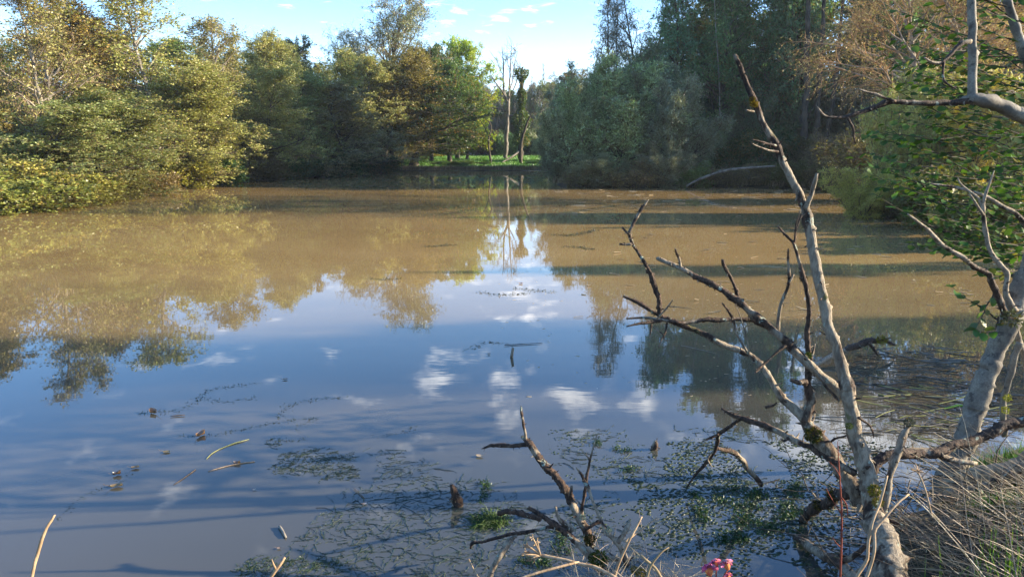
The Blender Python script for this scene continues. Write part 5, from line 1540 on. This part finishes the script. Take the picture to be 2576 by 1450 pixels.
sh = stalk('dry_seed_head', 'dry umbel seed head standing over the grass left of the leaning alder', [(2345, 1300, 2.4), (2330, 1240, 2.2), (2318, 1205, 2), (2310, 1188, 2)], 2.9, 0.1, 'plant', mat='umbel')
bg_ = Bag()
c = at(2309, 1184, 3.0)
d_ = unit(rng.standard_normal((26, 3)) * np.array((1, 1, .5)) + np.array((0, 0, .5)))
bg_.add(*tubes(c + np.linspace(0, 1, 4)[None, :, None] * d_[:, None, :] * rng.uniform(.02, .045, (26, 1, 1)) - np.array(sh.location), np.full((26, 4), 0.0016), 4))
obj('seeds', bg_.mesh('seed_rays', M['umbel']), sh)

# matted dry grass on the near bank
def straw_mat(name, n, xr, yr, length, heading, spread, rise, rad, mat, sag=0.25, z_off=0.0):
    x = rng.uniform(*xr, n)
    y = rng.uniform(*yr, n)
    z = ground_z(x, y) + z_off + rng.uniform(-0.02, 0.16, n)
    ok_ = poly_sd(x, y) > -0.12
    x, y, z = x[ok_], y[ok_], z[ok_]
    k = len(x)
    hd = heading + rng.normal(0, spread, k)
    L = length * rng.uniform(0.35, 1.2, k)
    d = np.stack([np.cos(hd), np.sin(hd), rise * rng.uniform(-0.3, 1.3, k)], 1)
    P_ = grow(np.stack([x, y, z], 1), d, L, 8, 0.028, (0, 0, -sag * 0.13))
    # keep the straws above the soil
    gzv = ground_z(P_[..., 0].ravel(), P_[..., 1].ravel()).reshape(P_.shape[:2])
    P_[..., 2] = np.maximum(P_[..., 2], np.maximum(gzv, 0.0) + 0.006)
    R_ = (rad * rng.uniform(0.5, 1.5, (k, 1))) * np.linspace(1, 0.35, 8)
    V, Qd = tubes(P_, R_, 4)
    return tag(obj(name, mesh_quads(name, V, Qd, M[mat], True)), kind='stuff')


M['straw2'] = leaf_material('bleached_straw', 0.3, (0.22, 0.15, 0.08), trans=0.1, gloss=0.08, patch=0.2)
for (nn_, xr, yr, ln, hd, sp_, ri, rd, col) in [(560, (2.15, 3.7), (2.1, 3.6), 0.58, 2.72, 0.30, 0.7, 0.0019, (0.36, 0.255, 0.14)), (520, (1.95, 3.5), (2.0, 3.6), 0.40, 2.2, 1.4, 0.9, 0.0017, (0.24, 0.165, 0.085)),
                                              (420, (0.30, 0.85), (2.75, 3.32), 0.24, 2.0, 1.6, 1.0, 0.0014, (0.36, 0.27, 0.16)), (350, (1.9, 3.4), (3.2, 4.2), 0.35, 3.0, 1.0, 0.5, 0.0015, (0.28, 0.20, 0.11)),
                                              (200, (2.0, 3.4), (2.2, 3.4), 0.55, 1.6, 1.2, 2.2, 0.0021, (0.40, 0.30, 0.18))]:
    o = straw_mat('dry_grass', nn_, xr, yr, ln, hd, sp_, ri, rd, 'straw2')
    o.color = (*col, 1)
# fallen leaves and bits of stem on the near bank
k = 900
x, y = rng.uniform(1.7, 3.6, k), rng.uniform(2.0, 4.0, k)
ok = poly_sd(x, y) > 0
x, y = x[ok], y[ok]
V, Qd = leaf_quads(np.stack([x, y, ground_z(x, y) + rng.uniform(.005, .06, len(x))], 1), .055, .03, up=1.0, fold=.4)
o = tag(obj('leaf_litter', mesh_quads('leaf_litter', V, Qd, M['dead_leaf'] if 'dead_leaf' in M else M['leaf_autumn'])), kind='stuff')
o.color = (0.17, 0.10, 0.045, 1)
# dark twigs tangled round the stool
k = 170
x, y = rng.uniform(1.6, 3.4, k), rng.uniform(2.5, 4.3, k)
z = np.maximum(ground_z(x, y), 0) + rng.uniform(.02, .16, k)
hd = rng.uniform(0, 2 * PI, k)
P_ = grow(np.stack([x, y, z], 1), np.stack([np.cos(hd), np.sin(hd), rng.uniform(-.1, .8, k)], 1), rng.uniform(.15, .6, k), 8, .14, (0, 0, -.03))
V, Qd = tubes(P_, rng.uniform(.002, .006, (k, 1)) * np.linspace(1, .35, 8), 5)
tag(obj('twig_litter', mesh_quads('twig_litter', V, Qd, M['bark_dark'], True)), kind='stuff')
# green grass: tuft at the right corner and the patch behind the alder foot
def grass_patch(px0, px1, py0, py1, n, hgt, wid, col, lean=0.5, z=0.15):
    P_ = np.array([on_plane(rng.uniform(px0, px1), rng.uniform(py0, py1), z) for _ in range(n)])
    P_[:, 2] = np.maximum(ground_z(P_[:, 0], P_[:, 1]), 0.0) - 0.01
    o_ = tag(obj('grass', blades('green_grass', P_, hgt, wid, M['grass'], lean)), kind='stuff')
    o_.color = (*col, 1)


grass_patch(2435, 2600, 1130, 1200, 1500, 0.13, 0.005, (0.08, 0.17, 0.02))
grass_patch(2430, 2620, 1230, 1340, 1000, 0.14, 0.006, (0.05, 0.12, 0.018))
grass_patch(2300, 2600, 1350, 1520, 160, 0.26, 0.006, (0.15, 0.27, 0.02), 0.4, 0.35)
grass_patch(2480, 2580, 1430, 1490, 40, 0.30, 0.006, (0.17, 0.30, 0.02), 0.3, 0.35)

# ------------------------------------------------------------------ pink flowers
fp = at(1800, 1440, 2.1)
FL = thing('pink_flower', (fp[0], 2.1, gz(fp[0], 2.1)), 'pink balsam flowers with orange throats on thin red stems at the bottom edge', 'flower')
M['petal'] = leaf_material('pink_petal', 0.12, (0.60, 0.10, 0.22), trans=0.45, gloss=0.05, patch=0.3)
M['throat'] = simple_bark('orange_flower_throat', (0.55, 0.10, 0.05), (0.70, 0.25, 0.06), 60, 0.1)


def flower_head(px, py, Y, spx, tilt):
    c = at(px, py, Y)
    s = spx / F * opt_depth(c)
    loc = np.array(FL.location)
    base = at(px + 6, py + spx * 0.75, Y)
    # pouch
    d = unit((c - base)[None])[0]
    P_ = base + np.linspace(0, 1, 6)[:, None] * (c - base)
    R_ = s * np.array([.10, .24, .32, .34, .30, .16])
    V, Qd = tubes(P_[None] - loc, R_[None], 10)
    obj('flower_throat', mesh_quads('flower_throat', V, Qd, M['throat'], True), FL)
    side = unit(np.cross(d, (0, 1.0, 0.1))[None])[0]
    fwd = np.cross(side, d)
    for k, (a_, l_, w_) in enumerate([(-1.2, .95, .75), (-.5, .85, .6), (.15, .9, .7), (.8, .85, .65), (1.35, .8, .6), (2.6, .7, .6), (-2.5, .7, .6)]):
        ax = unit((side * math.sin(a_ + tilt) + d * math.cos(a_ + tilt) * 0.8 - fwd * 0.35 * (1 if abs(a_) < 2 else -1))[None])[0]
        nb = unit(np.cross(ax, fwd)[None])[0]
        nn = np.cross(ax, nb)
        rows = [(0, .18), (.3, .75), (.6, 1.0), (.85, .8), (1.0, .35)]
        Vv = []
        for (t, w) in rows:
            w = w * w_ * s * 0.5
            for q_ in (-1, -.45, .1, .55, 1):
                Vv.append(c + ax * t * l_ * s * (1 - .12 * abs(q_)) + nb * w * q_ + nn * s * (0.14 * math.sin(t * 3 + q_ * 4 + k) + .22 * t * t) - loc)
        Qv = []
        for r_ in range(4):
            for q_ in range(4):
                b_ = r_ * 5 + q_
                Qv.append((b_, b_ + 1, b_ + 6, b_ + 5))
        o_ = obj('petal', mesh_quads('petal', np.array(Vv), np.array(Qv), M['petal'], True), FL)
        o_.color = (0.62 * rng.uniform(.85, 1.1), 0.22 * rng.uniform(.7, 1.6), 0.46 * rng.uniform(.8, 1.2), 1)


for (x_, y_, s_, tl) in [(1781, 1425, 29, -.4), (1797, 1412, 22, 0.1), (1826, 1414, 24, .2), (1830, 1446, 18, .5)]:
    flower_head(x_, y_, 2.05, s_, tl)
    drawn(FL, 'stem', [(1812, 1600, 2.6), (1808, 1520, 2.2), ((x_ + 1806) / 2, (y_ + 1490) / 2 + 6, 1.8), (x_ + 6, y_ + s_ * .7, 1.6)], 2.06, mat='red', per=0.02, S=6, rag=0.03)

# ------------------------------------------------------------------ things afloat
M['dead_leaf'] = leaf_material('fallen_leaf', 0.2, (0.22, 0.12, 0.03), trans=0.2, gloss=0.12, patch=0.3)


def floating_leaf(px, py, spx, col, label, curl=0.5, rot=0.0, name='fallen_leaf'):
    c = on_plane(px, py, 0.006)
    s = spx / F * opt_depth(c)
    t_ = np.linspace(0, 1, 7)
    V, Qd = [], []
    for i, t in enumerate(t_):
        w = s * 0.36 * math.sin(PI * min(1, t * 0.93 + 0.05)) ** 0.8
        for q in (-1, -.5, 0, .5, 1):
            u, v = (t - .5) * s, q * w
            V.append((u * math.cos(rot) - v * math.sin(rot), u * math.sin(rot) + v * math.cos(rot), curl * s * (0.55 * q * q + 0.5 * (t - .4) ** 2 + 0.12 * math.sin(5 * t + 3 * q)) * 0.6))
    for i in range(6):
        for q in range(4):
            b_ = i * 5 + q
            Qd.append((b_, b_ + 1, b_ + 6, b_ + 5))
    o_ = obj(name, mesh_quads(name, V, np.array(Qd), M['dead_leaf'], True))
    o_.location = tuple(c)
    o_.color = (*col, 1)
    # stem
    P_ = np.array([[(-.5 * s) * math.cos(rot), (-.5 * s) * math.sin(rot), .1 * s], [(-.8 * s) * math.cos(rot + .2), (-.8 * s) * math.sin(rot + .2), .3 * s], [(-1.0 * s) * math.cos(rot + .3), (-1.0 * s) * math.sin(rot + .3), .5 * s]])
    V, Qd = tubes(P_[None], np.full((1, 3), s * 0.02), 4)
    st_ = obj('leaf_stalk', mesh_quads('leaf_stalk', V, Qd, M['bark_twig']), o_)
    tag(o_, label, 'leaf', 'leaves afloat on the pond')


BR = (0.20, 0.105, 0.03)
for a_ in [(385, 1037, 24, BR, 'curled brown leaf farthest out on the left-hand water', .9, 2.6), (505, 1094, 24, (0.24, 0.12, 0.03), 'crumpled brown leaf left of the yellow grass stem', 1.0, 1.0),
           (294, 1192, 18, (0.17, 0.09, 0.03), 'dark curled leaf just beyond the green one', 1.1, .4), (293, 1222, 28, (0.20, 0.24, 0.06), 'pale green leaf cupped on the water', .45, .3),
           (596, 1164, 16, (0.28, 0.15, 0.05), 'small tan leaf caught on a floating twig', .8, .2), (419, 1135, 18, (0.07, 0.20, 0.04), 'small bright green leaf lying flat', .15, .1),
           (717, 953, 12, (0.20, 0.16, 0.05), 'tiny olive leaf alone on blue water', .3, .2), (340, 1175, 18, (0.30, 0.26, 0.07), 'yellowish rolled leaf strip', .5, .3),
           (702, 1377, 11, (0.42, 0.36, 0.30), 'tiny pale leaf near the bottom edge', .2, .0), (1310, 713, 9, (0.30, 0.10, 0.03), 'rust-red leaf far out below the dead tree reflection', .6, .0),
           (1230, 890, 8, (0.40, 0.34, 0.22), 'pale leaf left of the upright floating stick', .5, .5), (918, 1265, 12, (0.42, 0.40, 0.34), 'whitish leaf disc near the sunken stub', .1, .5),
           (1206, 1146, 18, (0.36, 0.28, 0.15), 'tan willow leaf left of the dead branch tip', .3, 2.9), (640, 1230, 8, (0.35, 0.30, 0.2), 'small cream leaf at the weed patch', .3, .4)]:
    floating_leaf(*a_)


def float_stick(name, label, rows, mat='bark_twig', z=0.008, cat='stick', S=7, group=None):
    P_ = np.array([on_plane(r[0], r[1], z) for r in rows])
    R_ = np.array([0.72 * r[2] / F * opt_depth(p) for r, p in zip(rows, P_)])
    root = P_[0].copy()
    t_ = thing(name, root, label, cat, group)
    _seed[0] += 7
    obj('stem', limb_mesh(name, P_, R_, M[mat], None, 0.03, S, 0.1, _seed[0], root), t_)
    return t_


M['yellow_stem'] = simple_bark('yellow_grass_stem', (0.30, 0.28, 0.08), (0.42, 0.38, 0.14), 20, 0.1)
GF = 'sticks and stems afloat'
float_stick('floating_twig', 'short thick twig floating near the bottom edge left of centre', [(702, 1323, 4), (709, 1332, 4.4), (718, 1348, 4)], 'bark_grey', group=GF)
float_stick('grass_stem', 'long yellow grass stem curved on the left-hand water', [(520, 1153, 1), (535, 1138, 1.3), (560, 1125, 1.4), (590, 1114, 2.4), (605, 1110, 1.8), (626, 1104, .8)], 'yellow_stem', 0.004, 'stem', group=GF)
float_stick('floating_twig', 'thin tan twig holding a small leaf, left-hand water', [(524, 1184, 1), (560, 1174, 1.4), (595, 1166, 2), (620, 1162, 2.4), (639, 1160, 1.8)], 'umbel', 0.004, group=GF)
float_stick('floating_twig', 'thin brown twig slanting toward the viewer, left-hand water', [(436, 1218, .8), (460, 1203, 1.4), (478, 1190, 1.8), (492, 1180, 1.2)], 'bark_twig', 0.003, group=GF)
float_stick('floating_twig', 'dark sliver of reed by the brown curled leaf', [(428, 1046, 1), (445, 1044, 2), (464, 1043, 1)], 'bark_twig', group=GF)
float_stick('floating_reed', 'long pale reed stem lying far out between the dead branches', [(1885, 667, 1), (1930, 669, 1.6), (1960, 671, 1.4), (1995, 670, .8)], 'straw', group=GF)
float_stick('floating_twig', 'long thin twig beyond the upright floating stick', [(1268, 868, .8), (1295, 866, 1.4), (1330, 864, 1.2), (1364, 862, .7)], 'bark_dark', group=GF)
float_stick('floating_reed', 'pale reed stem at the foot of the low sunlit sallow', [(2130, 524, 2), (2160, 522, 2.4), (2190, 519, 1.6)], 'straw', group=GF)
float_stick('floating_twig', 'thin twig floating behind the dead branches', [(1712, 868, 1), (1745, 875, 1.3), (1775, 882, 1), (1800, 888, .8)], 'bark_grey', group=GF)
float_stick('floating_twig', 'brown twig afloat by the weed left of the sunken stub', [(890, 1226, 1), (905, 1240, 1.6), (918, 1253, 1)], 'bark_twig', group=GF)
# sticks that stand out of the water
def standing(name, label, rows, cat='stick', mat='dead'):
    p = on_plane(rows[0][0], rows[0][1], -0.05)
    t_ = thing(name, p, label, cat)
    drawn(t_, 'stem', rows, float(p[1]), mat=mat, per=0.008, S=9, rag=0.2)
    return t_


standing('sunken_stub', 'dark pointed stub of wood standing in the weed left of the grass tuft', [(1152, 1290, 13, .7), (1150, 1268, 12, .7), (1145, 1246, 11, .65), (1139, 1230, 9, .6), (1136, 1220, 4, .5)], 'stump')
standing('floating_stick', 'short brown stick standing upright in the middle of the water', [(1287, 910, 4, .6), (1287, 896, 4, .4), (1289, 884, 3.6, .2), (1290, 878, 3, .1)])
w_ = standing('floating_stick', 'dark split stick standing upright in the water left of the low dark branch', [(1641, 1146, 5, .7), (1645, 1130, 7, .5), (1647, 1118, 7, .5), (1648, 1112, 4, .4)])
drawn(w_, 'twig', [(1650, 1116, 1.6, .8), (1652, 1110, 1.2, .8), (1653, 1100, .7, .8)], float(w_.location[1]), per=0.01, S=5)

# ------------------------------------------------------------------ pond weed
M['weed'] = leaf_material('pond_weed', 0.12, (0.06, 0.08, 0.03), trans=0.15, gloss=0.035, patch=0.15)


def weed_obj(name, V, Qd, col):
    o_ = tag(obj('pond_weed', mesh_quads(name, V, Qd, M['weed'], False)), kind='stuff')
    o_.color = (*col, 1)


def px_noise(x, y, s, seed):
    """2-D value noise on pixel positions turned to metres"""
    r = np.random.default_rng(seed).uniform(0, 1, (256, 256))
    u, v = x / s + 100, y / s + 100
    i, j = np.floor(u).astype(int) % 255, np.floor(v).astype(int) % 255
    f, g = u - np.floor(u), v - np.floor(v)
    f, g = f * f * (3 - 2 * f), g * g * (3 - 2 * g)
    return (r[i, j] * (1 - f) + r[i + 1, j] * f) * (1 - g) + (r[i, j + 1] * (1 - f) + r[i + 1, j + 1] * f) * g


def scatter(px0, px1, py0, py1, n):
    """even scatter over the water seen in that window"""
    a, b, c, d = on_plane(px0, py0), on_plane(px1, py0), on_plane(px0, py1), on_plane(px1, py1)
    y = rng.uniform(c[1], a[1], n)
    f = (y - c[1]) / (a[1] - c[1])
    x0 = c[0] + (a[0] - c[0]) * f
    x1 = d[0] + (b[0] - d[0]) * f
    return x0 + (x1 - x0) * rng.uniform(0, 1, n), y


def domes(x, y, r):
    """little floating rosettes: low rough domes"""
    k = len(x)
    S_ = 7
    a = np.arange(S_) * 2 * PI / S_ + rng.uniform(0, 6, (k, 1))
    ang = rng.normal(0.25, 0.5, k)[:, None]
    el = rng.uniform(1.0, 2.6, (k, 1)) ** 1.0
    rings = []
    for (f, h) in ((1.0, -0.15), (0.75, 0.28), (0.3, 0.42)):
        j = rng.uniform(0.75, 1.25, (k, S_))
        u = np.cos(a) * r[:, None] * f * j * el
        v = np.sin(a) * r[:, None] * f * j
        rings.append(np.stack([x[:, None] + u * np.cos(ang) - v * np.sin(ang), y[:, None] + u * np.sin(ang) + v * np.cos(ang), (h * rng.uniform(.7, 1.3, (k, S_))) * r[:, None]], -1))
    V = np.stack(rings, 1)
    idx = np.arange(k * 3 * S_).reshape(k, 3, S_)
    Qd = np.stack([idx[:, :-1], np.roll(idx, -1, 2)[:, :-1], np.roll(idx, -1, 2)[:, 1:], idx[:, 1:]], -1).reshape(-1, 4)
    cap = np.stack([idx[:, 2, 0], idx[:, 2, 1], idx[:, 2, 3], idx[:, 2, 5]], -1)
    return V.reshape(-1, 3), np.concatenate([Qd, cap])


x, y = scatter(1580, 2330, 1110, 1450, 9000)
dens_ = px_noise(x, y, 0.34, 5) * 0.6 + px_noise(x, y, 0.11, 6) * 0.4
ctr = on_plane(1960, 1290)
w_ = np.exp(-(((x - ctr[0]) / 0.75) ** 2 + ((y - ctr[1]) / 0.6) ** 2) * 0.8)
ok = (dens_ + 0.34 * w_ > 0.60) & (poly_sd(x, y) < -0.02)
x, y = x[ok], y[ok]
# keep them apart
keep = []
cell = {}
for i in range(len(x)):
    k_ = (int(x[i] / 0.026), int(y[i] / 0.026))
    if k_ not in cell:
        cell[k_] = 1
        keep.append(i)
x, y = x[keep], y[keep]
weed_obj('weed_rosettes', *domes(x, y, rng.uniform(0.005, 0.0115, len(x))), (0.020, 0.032, 0.013))
x, y = scatter(1380, 1760, 1080, 1450, 900)
ok = px_noise(x, y, 0.2, 15) > 0.58
weed_obj('weed_dots', *domes(x[ok], y[ok], rng.uniform(0.003, 0.008, ok.sum())), (0.025, 0.042, 0.02))


def strands(x, y, hd, L, rad, leaf, nleaf, z=0.0, wob=0.25):
    k = len(x)
    d = np.stack([np.cos(hd), np.sin(hd), np.zeros(k)], 1)
    P_ = grow(np.stack([x, y, np.full(k, z)], 1), d, L, 8, wob, (0, 0, 0))
    P_[..., 2] = z + rng.uniform(-.003, .003, P_.shape[:2])
    V, Qd = tubes(P_, np.full((k, 8), rad) * rng.uniform(.6, 1.4, (k, 1)), 4)
    m2 = k * nleaf
    par = np.repeat(np.arange(k), nleaf)
    pl, tl = sample(P_, par, rng.uniform(0, 1, m2))
    pl = pl + rng.standard_normal((m2, 3)) * np.array((.006, .006, .001))
    lv = unit(tl * 0.4 + rng.standard_normal((m2, 3)) * np.array((1, 1, .25)))
    V2, Q2 = leaf_quads(pl, leaf, leaf * 0.32, up=0.9, axis=lv, fold=0.1)
    return np.concatenate([V, V2]), np.concatenate([Qd, Q2 + len(V)])


def strand_field(px0, px1, py0, py1, n, thr, scale, seed, col, L, rad, leaf, nleaf, hd0=0.35, hs=0.8, wob=.25, centre=None, cs=(0.5, 0.4)):
    x, y = scatter(px0, px1, py0, py1, n)
    d_ = px_noise(x, y, scale, seed)
    if centre is not None:
        c = on_plane(*centre)
        d_ = d_ * 0.6 + 0.55 * np.exp(-(((x - c[0]) / cs[0]) ** 2 + ((y - c[1]) / cs[1]) ** 2))
    ok_ = (d_ > thr) & (poly_sd(x, y) < -0.05)
    x, y = x[ok_], y[ok_]
    k = len(x)
    weed_obj('weed_strands', *strands(x, y, hd0 + rng.normal(0, hs, k), L * rng.uniform(.4, 1.5, k), rad, leaf, nleaf, 0.001, wob), col)


# pale sprawling strands, bottom centre
strand_field(480, 1600, 1120, 1460, 2600, .47, .30, 21, (0.026, 0.050, 0.040), 0.13, 0.0012, 0.0070, 16, 0.35, .9, .3, (1040, 1330), (0.62, 0.42))
strand_field(1380, 2150, 1080, 1330, 1300, .56, .22, 22, (0.022, 0.044, 0.030), 0.12, 0.0015, 0.010, 10, 0.3, .6, .3)
# the small patch out on the left, and thin lines of weed drifting
strand_field(660, 880, 1110, 1210, 500, .46, .2, 23, (0.028, 0.045, 0.026), 0.08, 0.0012, 0.010, 10, 0.5, .7, .3, (790, 1165), (0.28, 0.16))
strand_field(560, 860, 1370, 1450, 420, .46, .2, 24, (0.03, 0.05, 0.022), 0.07, 0.0012, 0.010, 10, 0.5, 1.2, .3, (720, 1425), (0.28, 0.13))
lines = [[(450, 1097), (480, 1098), (520, 1096), (600, 1082), (660, 1070), (720, 1058), (790, 1053), (740, 1080)], [(350, 1040), (400, 1036), (470, 1025), (530, 980), (600, 970), (640, 962)], [(140, 1310), (170, 1280), (210, 1250), (250, 1230), (300, 1215), (320, 1195)],
         [(500, 1000), (560, 1010), (640, 1000)], [(700, 1050), (730, 1020), (790, 1005), (860, 998)], [(955, 1098), (990, 1090), (1022, 1085), (1035, 1074)], [(770, 1340), (820, 1330), (848, 1310), (845, 1280)],
         [(680, 1105), (740, 1110), (760, 1100)], [(1180, 880), (1220, 862), (1290, 866)], [(930, 700), (965, 703), (1000, 700)], [(1070, 620), (1110, 619), (1140, 615)], [(1390, 590), (1440, 592), (1500, 578)], [(1200, 735), (1260, 742), (1320, 738)],
         [(1420, 620), (1460, 622), (1490, 628)], [(1300, 726), (1340, 730), (1390, 735)]]
Vs, Qs, nV = [], [], 0
for ln in lines:
    P_ = np.array([on_plane(*q, 0.0) for q in ln])
    c, r = smooth_line(P_, np.full(len(P_), 0.003), 0.03)
    k = len(c)
    sc_ = np.clip(c[:, 1] / 4.5, .8, 3.5)
    par = np.repeat(np.arange(k), 5)
    p = c[par] + rng.standard_normal((len(par), 3)) * np.array((.022, .016, .001)) * sc_[par][:, None]
    V, Qd = leaf_quads(p, 0.018, 0.005, up=0.9, axis=unit(rng.standard_normal((len(par), 3)) * np.array((1, .6, .12))), fold=.1)
    V = (V.reshape(-1, 4, 3) - p[:, None]) * sc_[par][:, None, None] + p[:, None]
    V[..., 2] = np.maximum(V[..., 2], 0.001)
    Vs.append(V.reshape(-1, 3))
    Qs.append(Qd + nV)
    nV += len(Vs[-1])
weed_obj('weed_lines', np.concatenate(Vs), np.concatenate(Qs), (0.025, 0.04, 0.025))
# heaped dark green mats among the rosettes
Vs, Qs, nV = [], [], 0
for (px, py, w, h, k) in [(1905, 1240, 55, 22, 700), (1870, 1300, 45, 40, 900), (1800, 1245, 30, 20, 350), (1985, 1230, 45, 25, 500), (1760, 1290, 25, 25, 350), (2010, 1290, 50, 30, 600), (1935, 1330, 40, 25, 450), (1830, 1350, 40, 20, 350), (1755, 1240, 18, 14, 160),
                       (1505, 1115, 10, 8, 120), (1560, 1130, 25, 8, 160), (1590, 1180, 30, 8, 160), (1220, 1235, 14, 26, 260), (1420, 1360, 40, 22, 350), (1350, 1400, 40, 22, 350)]:
    for q in range(5):
        cx, cy = px + rng.normal(0, w * .5), py + rng.normal(0, h * .5)
        c = on_plane(cx, cy, 0.004)
        kk = k // 5
        a_ = rng.normal(0.3, .5)
        d_ = np.stack([rng.normal(0, w * .30, kk), rng.normal(0, h * .22, kk)], 1) / F * opt_depth(c)
        p = np.stack([c[0] + d_[:, 0] * math.cos(a_) - d_[:, 1] * 2 * math.sin(a_), c[1] + d_[:, 0] * math.sin(a_) + d_[:, 1] * 2 * math.cos(a_), 0.004 + rng.uniform(0, .012, kk)], 1)
        V, Qd = leaf_quads(p, 0.020, 0.006, up=0.5, fold=.1)
        Vs.append(V)
        Qs.append(Qd + nV)
        nV += len(V)
weed_obj('weed_mats', np.concatenate(Vs), np.concatenate(Qs), (0.024, 0.055, 0.008))
# bright tuft of washed-up grass
p_ = on_plane(1238, 1318, 0.0)
wt_ = thing('weed_tuft', p_, 'humped tuft of bright green water grass right of the dark sunken stub', 'plant')
k = 420
hd = rng.normal(2.2, .7, k)
st = np.stack([rng.normal(0, .05, k), rng.normal(0, .035, k), np.zeros(k)], 1)
P_ = grow(st, np.stack([np.cos(hd), np.sin(hd), rng.uniform(.5, 1.6, k)], 1), rng.uniform(.06, .17, k), 7, .15, (0, 0, -.38))
P_[..., 2] = np.maximum(P_[..., 2], 0.0)
V, Qd = tubes(P_, np.full((k, 7), .0016), 3)
o = obj('blades', mesh_quads('weed_tuft_blades', V, Qd, M['grass']), wt_)
o.color = (0.06, 0.105, 0.014, 1)
o['kind'] = 'stuff'

# ------------------------------------------------------------------ drift of dead reeds behind the dead tree, specks on the far water
def reed_drift(n, win, L, rad, mat, thr, seed, z=0.006):
    x, y = scatter(*win, n)
    ok_ = (px_noise(x, y, 0.5, seed) > thr) & (poly_sd(x, y) < 0.1)
    x, y = x[ok_], y[ok_]
    k = len(x)
    hd = rng.normal(-0.12, 0.35, k) + PI * (rng.random(k) < .5)
    P_ = grow(np.stack([x, y, np.full(k, z) + rng.uniform(0, .02, k)], 1), np.stack([np.cos(hd), np.sin(hd), np.zeros(k)], 1), L * rng.uniform(.3, 1.3, k), 5, .08, (0, 0, 0))
    V, Qd = tubes(P_, rad * rng.uniform(.5, 1.5, (k, 1)) * np.ones((1, 5)), 4)
    return tag(obj('reed_litter', mesh_quads('reed_litter', V, Qd, M[mat])), kind='stuff')


reed_drift(190, (2120, 2480, 880, 1110), .30, .0042, 'bark_grey', .42, 41)
reed_drift(170, (2120, 2560, 900, 1170), .26, .0036, 'bark_dark', .40, 42)
reed_drift(45, (2200, 2500, 950, 1120), .30, .004, 'yellow_stem', .45, 43)
reed_drift(260, (1450, 2560, 505, 800), .16, .007, 'straw', .45, 44, .002)
reed_drift(200, (1400, 2300, 480, 540), .5, .012, 'straw', .5, 45, .002)
k = 900
x, y = scatter(1250, 2560, 505, 1000, k)
px_ = rng.uniform(.004, .014, k)
V, Qd = domes(x, y, px_)
o = tag(obj('floating_specks', mesh_quads('specks', V * np.array((1, 1, .25)), Qd, M['straw'])), kind='stuff')
# weed film at the mouth of the cove
x, y = scatter(1080, 1400, 436, 462, 900)
ok = px_noise(x, y, 2.5, 51) > .42
V, Qd = domes(x[ok], y[ok], rng.uniform(.03, .09, ok.sum()))
o = tag(obj('pond_weed', mesh_quads('cove_weed', V * np.array((1, 1, .2)), Qd, M['weed'])), kind='stuff')
o.color = (0.07, 0.12, 0.05, 1)
gb = thing('green_reed_blade', on_plane(2290, 1000, .01), 'single bright green reed blade lying on the dead reeds', 'leaf')
P_ = np.array([on_plane(a, b, .03) for a, b in ((2375, 1027), (2410, 1019), (2440, 1020), (2478, 1028))])
V, Qd = tubes(P_[None] - np.array(gb.location), np.array([[.004, .012, .010, .002]]), 5)
o = obj('blade', mesh_quads('green_blade', V * 1.0, Qd, M['grass']), gb)
o.color = (0.12, 0.30, 0.02, 1)

# leafy branch hanging over the water just outside the left edge: the pond mirrors it
ob = thing('overhanging_branch', (-6.3, 6.2, 1.9), 'leafy branch hanging over the water beyond the left edge', 'branch')
bgx = Bag()
K = 16
st = np.tile(np.array([[0, 0, 0.0]]), (K, 1)) + rng.normal(0, .12, (K, 3))
dr = np.stack([rng.uniform(.6, 1.0, K), rng.uniform(-.4, .4, K), rng.uniform(-.75, -.1, K)], 1)
P_ = grow(st, dr, rng.uniform(.9, 1.55, K), 9, .07, (0, 0, -.02))
bgx.add(*tubes(P_, np.linspace(.01, .003, 9)[None] * np.ones((K, 1)), 5))
obj('twigs', bgx.mesh('overhang_twigs', M['bark_dark']), ob)
par = np.repeat(np.arange(K), 22)
pl, tl = sample(P_, par, rng.uniform(.2, 1, len(par)))
V, Qd = leaf_quads(pl, .10, .06, up=.4, axis=tl)
o = obj('leaves', mesh_quads('overhang_leaves', V, Qd, M['leaf_near']), ob)
o['kind'] = 'stuff'
o.color = (0.10, 0.12, 0.03, 1)

# snapped spurs and flakes of bark on the dead wood
for par_ in dict.fromkeys(id(q[0]) for q in SPURS):
    own = [q for q in SPURS if id(q[0]) == par_]
    P_ = np.array([q[1] for q in own])
    R_ = np.array([q[2] for q in own])[:, None] * np.array([1.3, 1, .8, .35])
    V, Qd = tubes(P_, R_, 5)
    me = mesh_quads('bark_spurs', V, Qd, M['dead'], True, {'bark': np.repeat(rng.uniform(.1, .9, len(own)), 20)})
    obj('bark_spurs', me, own[0][0])['kind'] = 'stuff'

# ------------------------------------------------------------------ thin autumn air
zlo, zhi = float(GZ.min()) - 1.0, 62.0
bm_v = np.array([(-1950, -1650, zlo), (1950, -1650, zlo), (1950, 1950, zlo), (-1950, 1950, zlo), (-1950, -1650, zhi), (1950, -1650, zhi), (1950, 1950, zhi), (-1950, 1950, zhi)])
bm_q = np.array([(0, 3, 2, 1), (4, 5, 6, 7), (0, 1, 5, 4), (1, 2, 6, 5), (2, 3, 7, 6), (3, 0, 4, 7)])
mh, th = new_mat('autumn_haze')
pv = N(th, 'ShaderNodeVolumePrincipled')
pv.inputs['Color'].default_value = (0.84, 0.92, 1.0, 1)
pv.inputs['Density'].default_value = 0.0004
pv.inputs['Anisotropy'].default_value = 0.2
oh = N(th, 'ShaderNodeOutputMaterial')
th.links.new(pv.outputs[0], oh.inputs['Volume'])
tag(obj('haze', mesh_quads('haze', bm_v, bm_q, mh)), kind='stuff')
